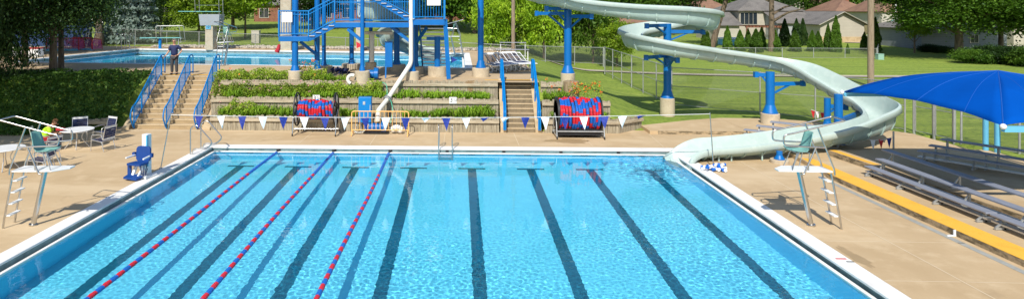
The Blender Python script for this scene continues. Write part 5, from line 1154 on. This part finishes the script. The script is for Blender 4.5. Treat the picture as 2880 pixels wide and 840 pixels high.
diving_board("tall springboard on a concrete pedestal with a 10' sign", 575, 51, ZU, 3.25, True)
for u, lab in ((345, 'left one of the two far ladders at the deep corner of the diving pool'), (368, 'right one of the two far ladders at the deep corner of the diving pool')):
    p = D(u, 52.3, ZU); grab_ladder('pool_ladder', lab, p.x, p.y - .5, ZU, R(-8), 'far ladders of the diving pool', False, 1.35)
for u, dep, lab, w_ in ((58, 43.5, 'white starting block with a step on the far left pool side', .9), (92, 43.0, 'low white starting block with a red top on the far left pool side', 1.2)):
    p = D(u, dep, ZU); t = thing('starting_block', lab, 'starting block', tuple(p), 'starting blocks'); g = MB(); g.box((p.x, p.y, ZU + .3), (w_, .6, .6)); g.build('body', 'plastic_white', t, bevel=.02); g = MB(); g.box((p.x, p.y, ZU + .64), (w_ + .08, .66, .07)); g.build('top', 'red_cloth' if w_ > 1 else 'plastic_white', t)
    g = MB(); g.tube(fillet([(p.x - .2, p.y - .35, ZU), (p.x - .2, p.y - .35, ZU + .9), (p.x + .2, p.y - .35, ZU + .9), (p.x + .2, p.y - .35, ZU)], .1), .02, 6); g.build('grab_bar', 'galvanised', t)
def goal(label, u, dep, rz):
    p = D(u, dep, ZU); t = thing('water_polo_goal', label, 'goal', (0, 0, 0), 'water polo goals'); g = MB()
    g.tube([(-1.3, 0, .05), (-1.3, 0, 1.05), (1.3, 0, 1.05), (1.3, 0, .05)], .05, 8); g.tube([(-1.3, 0, 1.05), (-1.3, .8, .9), (-1.3, .9, .05)], .03, 6); g.tube([(1.3, 0, 1.05), (1.3, .8, .9), (1.3, .9, .05)], .03, 6); g.build('frame', 'red_cloth', t, True)
    g = MB(); g.add([(-1.3, .85, .1), (1.3, .85, .1), (1.3, .75, .95), (-1.3, .75, .95), (-1.3, 0, 1.02), (1.3, 0, 1.02), (-1.3, 0, .1), (1.3, 0, .1)], [(0, 1, 2, 3), (3, 2, 5, 4), (6, 0, 3, 4), (1, 7, 5, 2)])
    g.uv = [(0, 0), (2.6, 0), (2.6, .9), (0, .9), (0, 0), (2.6, 0), (2.6, .8), (0, .8), (0, 0), (.8, 0), (.8, 1), (0, 1), (0, 0), (.8, 0), (.8, 1), (0, 1)]; g.build('net', 'pink_net', t)
    g = MB(); g.cyl((-1.3, 0, .06), (1.3, 0, .06), .11, n=10); g.build('float', 'light_blue_paint', t, True); t.location = p; t.rotation_euler = (0, 0, rz)
goal('pink-netted water polo goal behind the dark tree', 176, 49.5, R(5)); goal('pink-netted water polo goal beside the far lifeguard chair', 232, 50.5, R(-25))
p = D(70, 56, ZU); t = thing('blue_wall', 'blue padded wall coloured dark for the shade at the far end of the diving pool behind the tree', 'wall', tuple(p)); g = MB(); g.box((p.x, p.y, 3.0), (10, .3, 2.0)); g.build('panel', 'shade_blue_pad', t); g = MB(); g.box((p.x + 6.0, p.y - .5, 3.3), (1.3, .3, 2.6)); g.build('panel', 'shade_blue_pad', t)
p = D(720, 57, ZU); t = thing('utility_cabinet', 'beige utility cabinet behind the back fence', 'cabinet', tuple(p)); g = MB(); g.box((p.x, p.y, ZU + .8), (.75, .5, 1.2)); g.build('body', 'siding', t, bevel=.02); g = MB(); g.box((p.x, p.y, ZU + 1.43), (.8, .55, .05)); g.build('lid', 'siding', t)
for u, dep, w_, z1, lab in ((806, 50, .9, 9, 'broad concrete pillar behind the left landing of the tower'), (1010, 49.5, .45, 4.4, 'narrow concrete pillar seen under the tower')):
    p = D(u, dep, ZU); g = MB(); g.box((p.x, p.y, (ZU + z1) / 2), (w_, .6, z1 - ZU)); tag(g.build('concrete_pillar', 'footing', bevel=.03), lab, 'pillar', 'concrete pillars')
p = D(782, 48.3, ZU); g = MB(); g.tube([p + Vector((-.1, 0, 0)), p + Vector((.05, 0, .3)), p + Vector((.1, 0, .6))], .2, 10, r2=.12); tag(g.build('red_tube', 'red_cloth', smooth=True), 'red rescue cover on the pool edge beside the broad pillar', 'cover')
for i in range(7):                                        # loungers packed together
    if i == 0:
        lt = thing('sun_lounger', 'navy strapped sun lounger in the packed row on the upper deck', 'sun lounger', (0, 0, 0), 'sun loungers packed side by side'); g = MB()
        for s_ in (-.33, .33): g.tube(fillet([(s_, -.85, .33), (s_, .25, .36), (s_, .95, .72)], .08), .022, 6); g.tube(fillet([(s_, -.6, .33), (s_, -.55, 0), (s_, -.2, 0), (s_, -.1, .33)], .06), .018, 6); g.tube(fillet([(s_, .2, .35), (s_, .25, 0), (s_, .6, 0), (s_, .5, .45)], .06), .018, 6)
        g.tube([(-.33, -.85, .33), (.33, -.85, .33)], .018, 6); g.tube([(-.33, .95, .72), (.33, .95, .72)], .018, 6); g.build('frame', 'plastic_white', lt, True); g = MB(); w_ = MB()
        for q in range(22):
            y = -.78 + q * .08; z = .345 if y < .25 else .36 + (y - .25) * .51; (w_ if q in (0, 21, 10) else g).beam((-.32, y, z), (.32, y, z), .055, .012)
        g.build('straps', 'navy', lt); w_.build('light_straps', 'plastic_white', lt)
    o = lt if i == 0 else copy_tree(lt)
    p = D(1390 + i * 13, 33.0 + i * .20, ZU); o.location = (p.x, p.y + (i % 2) * .15, ZU + .02 * (i % 3)); o.rotation_euler = (0, 0, R(18)); o.scale = (1.25, 1.35, 1.2)
bench('small aluminium bench behind the packed sun loungers', tuple(D(1395, 40, 0).xy), (1, -.1), 2.2, ZU + .75, ZU, 'benches behind the loungers', nleg=2); bench('higher aluminium bench plank beside the brown light pole', tuple(D(1405, 43, 0).xy), (1, -.1), 1.9, ZU + 1.05, ZU, 'benches behind the loungers', nleg=2)
for u, dep, zb, r_, lab in ((1443.5, 44, 1.9, .145, 'brown light pole behind the sun loungers'), (2449, 42.5, 0, .21, 'thick brown light pole in the field beside the canopy tip')):
    p = D(u, dep, zb); t = thing('light_pole', lab, 'pole', tuple(p), 'brown light poles'); g = MB(); g.cyl((p.x, p.y, zb - .2), (p.x, p.y, 13), r_, r_ * .8, 16); g.build('shaft', 'pole_wood', t, True)
    g = MB(); g.beam((p.x - 1, p.y, 12.6), (p.x + 1, p.y, 12.6), .1, .12); g.build('crossarm', 'galvanised', t)
p = D(2474, 64, .1); g = MB(); g.box((p.x, p.y, .35), (.6, .5, .6)); g.box((p.x, p.y, .68), (.64, .54, .07)); tag(g.build('utility_box', 'utility_green', bevel=.02), 'small pale green utility box at the end of the garden fence', 'utility box')
p = D(2519, 84, 0); t = thing('street_sign', 'thin white pole with a small turquoise street sign by the driveway', 'sign', (p.x, p.y, .2)); g = MB(); g.cyl((p.x, p.y, .2), (p.x, p.y, 7), .09, n=8); g.build('pole', 'white_paint', t); g = MB(); g.box((p.x - .3, p.y - .12, 3.9), (.9, .03, .22)); g.build('plate', 'teal_board', t)

# ---------------------------------------------------------------- houses
def window(par, c, w_, h_, yo=-.04, curt='glass_dark'):
    g = MB(); x, y, z = c
    for s_ in (-1, 1): g.box((x + s_ * (w_ / 2 + .04), y + yo, z), (.08, .08, h_ + .16)); g.box((x, y + yo, z + s_ * (h_ / 2 + .04)), (w_, .08, .08))
    g.box((x, y + yo, z), (.05, .06, h_)); f = g.build('window', 'siding', par); g = MB(); g.box((x, y + yo + .02, z), (w_, .02, h_)); g.build('pane', curt, f); return f
def house(label, x0, x1, y0, y1, z0, z1, roof, wallm, roofm, ridge='x', over=.45, rise=1.8, wins=(), base=None, name='house', chimney=None, grp='houses beyond the field'):
    t = thing(name, label, 'house', ((x0 + x1) / 2, y0, z0), grp); g = MB(); g.box(((x0 + x1) / 2, (y0 + y1) / 2, (z0 + z1) / 2), (x1 - x0, y1 - y0, z1 - z0)); xm, ym = (x0 + x1) / 2, (y0 + y1) / 2
    if roof == 'gable' and ridge == 'y': 
        for y in (y0, y1): g.add([(x0, y, z1), (x1, y, z1), (xm, y, z1 + rise)], [(0, 1, 2) if y == y0 else (0, 2, 1)])
    if roof == 'gable' and ridge == 'x':
        for x in (x0, x1): g.add([(x, y0, z1), (x, y1, z1), (x, ym, z1 + rise)], [(0, 2, 1) if x == x0 else (0, 1, 2)])
    g.build('wall', wallm, t)
    if base: g = MB(); g.box((xm, ym, z0 + base / 2), (x1 - x0 + .1, y1 - y0 + .1, base)); g.build('brick_base', 'tan_brick', t)
    g = MB(); a, b, c, d = x0 - over, x1 + over, y0 - over, y1 + over; zz = z1 - .12; th = .14
    if roof == 'gable' and ridge == 'y': top = [(a, c, zz), (xm, c, z1 + rise + .1), (b, c, zz), (a, d, zz), (xm, d, z1 + rise + .1), (b, d, zz)]; fs = [(0, 1, 4, 3), (1, 2, 5, 4)]
    elif roof == 'gable': top = [(a, c, zz), (a, ym, z1 + rise + .1), (a, d, zz), (b, c, zz), (b, ym, z1 + rise + .1), (b, d, zz)]; fs = [(0, 3, 4, 1), (1, 4, 5, 2)]
    else:
        k = min(x1 - x0, y1 - y0) / 2 + over
        if x1 - x0 >= y1 - y0: r1, r2 = (a + k, ym), (b - k, ym)
        else: r1, r2 = (xm, c + k), (xm, d - k)
        top = [(a, c, zz), (b, c, zz), (b, d, zz), (a, d, zz), (*r1, z1 + rise), (*r2, z1 + rise)]
        fs = [(0, 1, 5, 4), (1, 2, 5), (2, 3, 4, 5), (3, 0, 4)] if x1 - x0 >= y1 - y0 else [(0, 1, 4), (1, 2, 5, 4), (2, 3, 5), (3, 0, 4, 5)]
    g.add(top, fs); rf = g.build('roof', roofm, t, solid=th)
    if roof == 'gable' and ridge == 'y':
        g = MB(); g.beam((a, c - .03, zz), (xm, c - .03, z1 + rise + .08), .06, .24, up=(0, 1, 0)); g.beam((b, c - .03, zz), (xm, c - .03, z1 + rise + .08), .06, .24, up=(0, 1, 0)); g.build('fascia', 'siding', rf)
    if chimney: g = MB(); g.box((chimney[0], chimney[1], z1 + rise * .8), (.7, .6, 1.6)); g.build('chimney', 'brick', rf)
    for w_ in wins: window(t, (w_[0], y0, w_[1]), w_[2], w_[3])
    return t
def X(u, dep): return D(u, dep, 0).x
dy = 90
house('cream gabled house wing with grey roof and tan brick base behind the arborvitae', X(2302, dy) + .3, X(2434, dy) - .3, dy + 2, dy + 16, .1, 3.3, 'gable', 'siding_boards', 'roof_grey', 'y', rise=1.75, base=1.3)
house('two-storey house with grey hip roof behind the forked tree', X(2090, 98), X(2262, 98), 101, 112, .1, 5.4, 'hip', 'siding_boards', 'roof_grey', rise=2.6, wins=((X(2104, 98), 4.0, 1.3, 1.9), (X(2128, 98), 4.0, 1.3, 1.9)))
house('low garage wing with dark roof left of the two-storey house', X(2030, 96), X(2090, 96), 99, 108, .1, 3.0, 'gable', 'siding', 'roof_grey', 'x', rise=1.9)
house('long low link between the grey-roofed house and its gable wing', X(2200, 94), X(2300, 94), 97, 107, .1, 3.4, 'gable', 'siding_grey', 'roof_grey', 'x', rise=2.1)
house('house with an orange-brown roof beyond the leaning tree', X(1960, 128), X(2060, 128), 130, 142, .6, 5.4, 'hip', 'siding', 'roof_brown', rise=2.6, chimney=(X(2000, 130), 134))
house('beige house with a brown roof seen through the slide loop', X(1745, 96), X(1880, 96), 98, 108, .4, 3.4, 'hip', 'siding_boards', 'roof_brown', rise=2.1, wins=((X(1800, 96), 2.2, 1.2, 1.0),))
house('brown-roofed house behind the gable wing with a red chimney', X(2345, 130), X(2440, 130), 132, 143, .6, 5.3, 'hip', 'siding', 'roof_brown', rise=2.4, chimney=(X(2405, 130), 136))
house('small steep-gabled house in the distance', X(2335, 165), X(2385, 165), 168, 180, .6, 7.4, 'gable', 'siding', 'roof_brown', 'y', rise=3.0)
house('cream two-tone house beyond the driveway with a tan roof', X(2470, 118), X(2545, 118), 120, 131, .6, 5.2, 'hip', 'siding', 'roof_brown', rise=2.2, base=2.0)
house('long shaded grey-blue house behind the big tree on the right', X(2606, 76), X(2842, 76), 79, 88, .1, 3.1, 'hip', 'siding_boards_shade', 'roof_grey', rise=2.2, wins=((X(2752, 76), 1.7, .9, .9),))
house('cream house with red fence at the right border behind the trees', X(2855, 84), X(3000, 84), 87, 96, .1, 3.4, 'gable', 'siding_boards', 'roof_brown', 'x', rise=1.9)
house('long brick building with shaded windows behind the lime trees', X(690, 98), X(1010, 98), 101, 113, 2.8, 6.4, 'hip', 'brick', 'roof_grey', rise=2.2, wins=tuple((X(u, 98), 4.9, 1.5, 1.5) for u in (720, 775, 840, 905, 965)), name='brick_building')
house('low brick building behind the trees beyond the far lifeguard chair', X(1060, 104), X(1345, 104), 107, 118, 2.9, 6.4, 'hip', 'brick', 'roof_brown', rise=2.2, wins=tuple((X(u, 104), 4.9, 1.3, 1.4) for u in (1100, 1180, 1250, 1310)), name='brick_building')
t = thing('pergola', 'dark red timber pergola on the patio of the two-storey house', 'pergola', tuple(D(2140, 94, .1))); g = MB()
for u in (2100, 2145, 2195): p = D(u, 95, 0); g.beam((p.x, p.y, .1), (p.x, p.y, 2.7), .15, .15)
g.build('posts', 'brick', t); g = MB(); a = D(2096, 95, 2.75); b = D(2202, 95, 2.75); g.beam(a, b, .12, .25)
for i in range(12): p = a.lerp(b, i / 11); g.beam(p + Vector((0, -.6, .15)), p + Vector((0, 2.6, .15)), .06, .14)
g.build('beams', 'brick', t)
t = thing('garden_pool', 'round above-ground garden pool with pale blue side behind the conifers', 'garden pool', tuple(D(2065, 86, .1))); p = D(2066, 86, 0); g = MB(); g.cyl((p.x, p.y, .1), (p.x, p.y, 1.3), 2.2, n=30); g.build('side', 'light_blue_paint', t); g = MB(); g.tube([(p.x + 2.2 * math.cos(a * .3), p.y + 2.2 * math.sin(a * .3), 1.33) for a in range(21)], .08, 6, True); g.build('rim', 'white_paint', t)

# ---------------------------------------------------------------- trees
def crown_mesh(name, kind, seed, nleaf, size, mt):
    r = random.Random(seed); g = MB()
    if kind == 'round':
        cl = []
        for _ in range(58):
            v = Vector((r.gauss(0, 1), r.gauss(0, 1), r.gauss(0, 1))).normalized() * (.35 + .60 * r.random() ** .6); cl.append((v, r.uniform(.10, .24)))
        for _ in range(nleaf):
            c, s_ = r.choice(cl); p = c + Vector((r.gauss(0, 1) * s_, r.gauss(0, 1) * s_, r.gauss(0, 1) * s_ * .62)); leaf(g, p.x, p.y, p.z, size * r.uniform(.6, 1.3), r, 0, 1.2)
    elif kind == 'spruce':       # unit: base z 0, tip z 1, radius 1
        for _ in range(nleaf):
            z = r.random() ** 1.35; lay = int(z * 13) / 13; rad = (1 - z) ** .85 * (.75 + .25 * math.sin(z * 81)); a = r.choice(range(11)) * 2 * math.pi / 11 + lay * 7 + r.gauss(0, .16); q = r.random() ** .5
            leaf(g, rad * q * math.cos(a), rad * q * math.sin(a), z - .05 * q * rad + r.gauss(0, .012), size * r.uniform(.6, 1.3), r, zs=.28)
    else:                         # flame-shaped arborvitae
        for _ in range(nleaf):
            z = r.random(); rad = (math.sin(math.pi * min(1, (z * .78 + .22)) ** .9)) ** .8 * (1 - z * .35) * (.86 + .2 * noise.noise(Vector((z * 6, seed, r.random() * .2)))); a = r.uniform(0, 2 * math.pi); q = .80 + .2 * r.random() + .09 * math.sin(a * 5 + z * 20)
            leaf(g, rad * q * math.cos(a), rad * q * math.sin(a), z, size * r.uniform(.6, 1.4), r, zs=.3)
    me = bpy.data.meshes.new(name); me.from_pydata(g.v, [], g.f); me.materials.append(MATS[mt]); return me
CR = {}
def crown(kind, mt, var, nleaf, size):
    k = (kind, mt, var)
    if k not in CR: CR[k] = crown_mesh('crown', kind, hash(kind) % 7 * 0 + var * 13 + len(kind), nleaf, size, mt)
    return CR[k]
def tree(name, label, u, dep, zg, z0, z1, rad, kind, mt, var=0, rt=.25, grp=None, nleaf=9000, size=.055, lean=0, limbs=5, pos=None, sq=1):
    p = V3(pos) if pos else D(u, dep, zg); t = thing(name, label, 'tree' if name != 'bush' else 'bush', (p.x, p.y, zg), grp)
    o = bpy.data.objects.new('crown', crown(kind, mt, var, nleaf, size)); COL.objects.link(o); o.parent = t
    if kind == 'round': o.location = (lean, 0, (z0 + z1) / 2 - zg); o.scale = (rad, rad * sq, (z1 - z0) / 2)
    else: o.location = (0, 0, z0 - zg); o.scale = (rad, rad, z1 - z0)
    o.rotation_euler = (0, 0, var * 1.3 + u * .01 if kind != 'round' or True else 0)
    g = MB(); hh = (z0 + z1) / 2 - zg; r = random.Random(int(u)); g.tube([(p.x, p.y, zg - .2), (p.x + lean * .3, p.y, zg + hh * .3), (p.x + lean * .8, p.y, zg + hh * .75), (p.x + lean, p.y, zg + hh * 1.25)], rt, 8, r2=rt * .4)
    for i in range(limbs):
        a = r.uniform(0, 6.28); k = r.uniform(.35, .8); b = Vector((p.x + lean * k, p.y, zg + hh * k)); e = b + Vector((math.cos(a) * rad * .7, math.sin(a) * rad * .7, (z1 - z0) * r.uniform(.12, .3))); m_ = b.lerp(e, .5) + Vector((0, 0, .3)); g.tube([b, m_, e], rt * .45, 6, r2=rt * .12)
    g.build('trunk', 'bark', t, True); return t
TR = tree
# left side: dark conifers whose shade falls over the bank
TR('conifer', 'dark spreading conifer in front of the diving pool with bare clustered trunks', 150, 32.6, ZU, 3.5, 11, 3.3, 'round', 'leaf_dark', 0, .22, None, 60000, .023, limbs=12)
TR('conifer', 'dark conifer with low boughs just behind the clustered trunks', 70, 35.5, ZU, 4.0, 11, 3.5, 'round', 'leaf_dark', 3, .2, None, 44000, .026, limbs=6)
TR('conifer', 'dark conifer trunk standing close beside the clustered trunks', 172, 33.6, ZU, 5.0, 12, 2.6, 'round', 'leaf_dark', 4, .17, None, 16000, .04, limbs=6)
for q, du in enumerate((-.45, .35)):
    pass
TR('conifer', 'dark conifer filling the left border above the ivy bank', -25, 30.0, 1.2, 1.9, 12, 1.9, 'round', 'leaf_dark', 6, .3, None, 30000, .03, limbs=3)
TR('conifer', 'dark conifer behind the first one, its crown over the blue padded wall', 10, 46, ZU, 3.4, 9.5, 5.0, 'round', 'leaf_dark', 2, .3, None, 22000, .05, limbs=4)
TR('tall_tree', 'tall tree with a thick straight brown trunk behind the far lifeguard chair', 280, 58, ZU, 7.5, 17, 3.0, 'round', 'leaf_dark', 1, .42, None, 14000, .05, limbs=3)
TR('blue_spruce', 'silvery blue spruce behind the back fence of the diving pool', 368, 61, ZU, 2.8, 15, 3.3, 'spruce', 'leaf_blue', 0, .22, None, 26000, .065, limbs=0)
for i, (x, y, h, rr) in enumerate(((-21.3, 18.6, 13.5, 4.3), (-28.5, 20.5, 14, 4.6), (-34, 16.5, 13, 4.4))):
    TR('shade_tree', ['tall shade tree whose shadow darkens the ivy bank', 'second tall shade tree further from the pool beyond the bank', 'third shade tree by the patio beyond the frame'][i], -400 - i * 9, 0, 0, 3.4, h, rr, 'round', 'leaf_green', 2, .35, 'shade trees beside the patio', 7000, .05, pos=(x, y, 0))
TR('tree', 'bright lime green tree leaning over the fence beside the tall springboard', 560, 63, ZU, 3.2, 9.5, 3.1, 'round', 'leaf_lime', 0, .15, None, 9000, .055)
TR('tree', 'lime green tree branch reaching left of the tower landing', 690, 68, ZU, 4.8, 11, 3.2, 'round', 'leaf_lime', 1, .15, None, 8000, .055)
TR('tree', 'dark tree standing between the blue spruce and the lime tree', 452, 72, ZU + .3, 2.6, 14, 3.0, 'round', 'leaf_dark', 0, .2, None, 9000, .05)
for i, (u, dep, z0, z1, rad, mt) in enumerate(((1385, 57, 1.8, 8, 2.0, 'leaf_lime'), (1450, 60, 1.6, 10, 2.7, 'leaf_lime'), (1530, 56, 1.5, 8.0, 2.2, 'leaf_lime'), (1600, 62, 1.3, 10, 2.6, 'leaf_green'), (1668, 60, 1.1, 8.5, 2.3, 'leaf_green'), (1735, 57, .7, 4.6, 1.9, 'leaf_lime'))):
    TR('tree', ['lime green tree directly behind the packed sun loungers', 'tallest lime green tree right of the brown light pole', 'lime green tree behind the first slide column', 'dense mid green tree right of the first slide column', 'dense green tree at the corner of the dark fence', 'low bright green shrub tree behind the slide loop'][i], u, dep, gz(*D(u, dep, 0).xy), z0, z1, rad, 'round', mt, i % 3, .14, 'trees at the top of the lawn', 8500, .055)
TR('tree', 'tree with a dark leaning trunk behind the slide loop', 2000, 80, .3, 7.4, 15, 5, 'round', 'leaf_green', 1, .45, None, 9000, .05, lean=3.2, limbs=3)
TR('tree', 'tree with a pale forked trunk before the two-storey house', 2170, 74, .1, 7.0, 15, 5, 'round', 'leaf_green', 2, .42, None, 9000, .05, limbs=7)
TR('tree', 'big spreading tree with a double trunk before the shaded house', 2697, 65, .1, 2.7, 12.5, 7.4, 'round', 'leaf_green', 4, .45, None, 60000, .024, limbs=10)
TR('tree', 'broad leafy tree shading the grey-blue house right of the big double trunk', 2815, 70, .1, 2.3, 12, 5.2, 'round', 'leaf_green', 5, .3, None, 34000, .028)
TR('tree', 'small bright round tree beside the driveway', 2572, 72, .1, 2.1, 5.0, 1.75, 'round', 'leaf_lime', 1, .12, None, 5000, .07)
TR('tree', 'leafy tree at the right border behind the canopy', 2890, 62, .1, 2.6, 12, 4.2, 'round', 'leaf_green', 2, .3, None, 9000, .05)
TR('tree', 'tree crown hanging between the light pole and the driveway', 2575, 88, .1, 4.4, 13, 4.3, 'round', 'leaf_green', 1, .3, None, 9000, .05)
for i, (u, dep, z1, rad) in enumerate(((2046, 76, 3.4, .72), (2081, 75, 2.9, .8), (2104, 78, 3.0, .6), (2126, 73, 3.1, .95), (2142, 78, 3.2, .7), (2180, 74, 2.9, .8), (2236, 74, 2.95, .85), (2284, 74, 2.9, .72), (2301, 74, 2.8, .72), (2329, 74, 3.7, .62), (2351, 73, 4.7, .78), (2384, 71, 1.4, .3), (2431, 76, 2.6, .6), (2462, 74, 4.5, .75), (1985, 77, 3.2, .8), (2207, 82, 4.2, .9), (2240, 83, 4.2, .9), (2258, 84, 4.2, .8))):
    lb = ['narrow arborvitae at the left end of the row next to the leaning trunk', 'low arborvitae in front of the round garden pool', 'slim arborvitae left of the large one by the pergola', 'broad bright arborvitae below the two upstairs windows', 'dark arborvitae just left of the forked trunk', 'low arborvitae just right of the forked trunk', 'cone-shaped arborvitae standing alone in the middle of the row', 'left one of the twin arborvitae before the gable wing', 'right one of the twin arborvitae before the gable wing', 'slim arborvitae beside the tallest one at the gable wall', 'tallest arborvitae in the row, against the cream gable wall', 'tiny arborvitae on the grass below the gable wall', 'arborvitae at the corner of the gable wing', 'arborvitae behind the thick brown light pole', 'arborvitae seen beside the slide loop', 'dark yew left of the gable wing porch', 'dark yew in the shade of the grey roof', 'dark yew nearest the gable wing'][i]
    TR('arborvitae', lb, u, dep, .1, .1, z1, rad, 'flame', 'leaf_cedar' if i < 15 else 'leaf_dark', i % 2, .08, 'arborvitae along the garden fence', 6500, .10, limbs=0)
r_ = random.Random(21)
for i, (u, dep, rad, h, mt) in enumerate(((2735, 60, 1.5, 1.7, 'leaf_green'), (2790, 60, 1.6, 2.0, 'leaf_dark'), (2845, 59, 1.7, 2.0, 'leaf_dark'), (2900, 57, 1.8, 1.9, 'leaf_green'), (2620, 73, 1.4, 1.3, 'leaf_dark'), (2655, 72, 1.3, 1.1, 'leaf_dark'))):
    TR('bush', ['green bush at the foot of the big double-trunked tree', 'dark bush second from the big tree along the shaded house', 'dark bush above the highest part of the canopy', 'green bush at the right border', 'dark foundation bush at the near corner of the shaded house', 'dark foundation bush behind the small bright tree'][i], u, dep, .05, -.1, h, rad, 'round', mt, i % 3, .05, 'bushes before the shaded house', 2600, .085, limbs=0)
r_ = random.Random(8)
bt = None
for row, (d0, n_, u0, u1, hh) in enumerate(((122, 17, -60, 1900, 13), (150, 22, 700, 3100, 16))):
    for i in range(n_):
        u = u0 + (u1 - u0) * i / (n_ - 1) + r_.uniform(-25, 25); dep = d0 + r_.uniform(-5, 7); zg = 2.6 if u < 1500 else .6; p = D(u, dep, zg); s_ = r_.uniform(.85, 1.25)
        o = TR('background_tree', 'one of the leafy trees forming the green wall behind the houses' if row else 'one of the leafy trees closing the view behind the brick buildings', u, dep, zg, zg + 1.2, zg + hh * s_, 5.8 * s_, 'round', ('leaf_green', 'leaf_dark', 'leaf_green')[i % 3], i % 3, .35, 'background trees behind the houses' if row else 'background trees behind the brick buildings', 7000, .06, limbs=2)
for i, (u, dep) in enumerate(((1268, 84), (1335, 76), (1210, 90), (655, 84), (880, 84), (1130, 80))):
    TR('tree', ['shady tree over the low brick building right of the tower stairs', 'shady tree left of the lime trees by the tall blue column', 'shady tree seen between the tower railings', 'shady tree over the dark lawn behind the tall springboard', 'shady tree behind the broad concrete pillar', 'shady tree behind the second slide'][i], u, dep, 2.6, 4.0, 12.5, 5.2, 'round', 'leaf_green' if i % 2 else 'leaf_dark', i % 3, .3, 'shady trees before the brick buildings', 12000, .055, limbs=4)
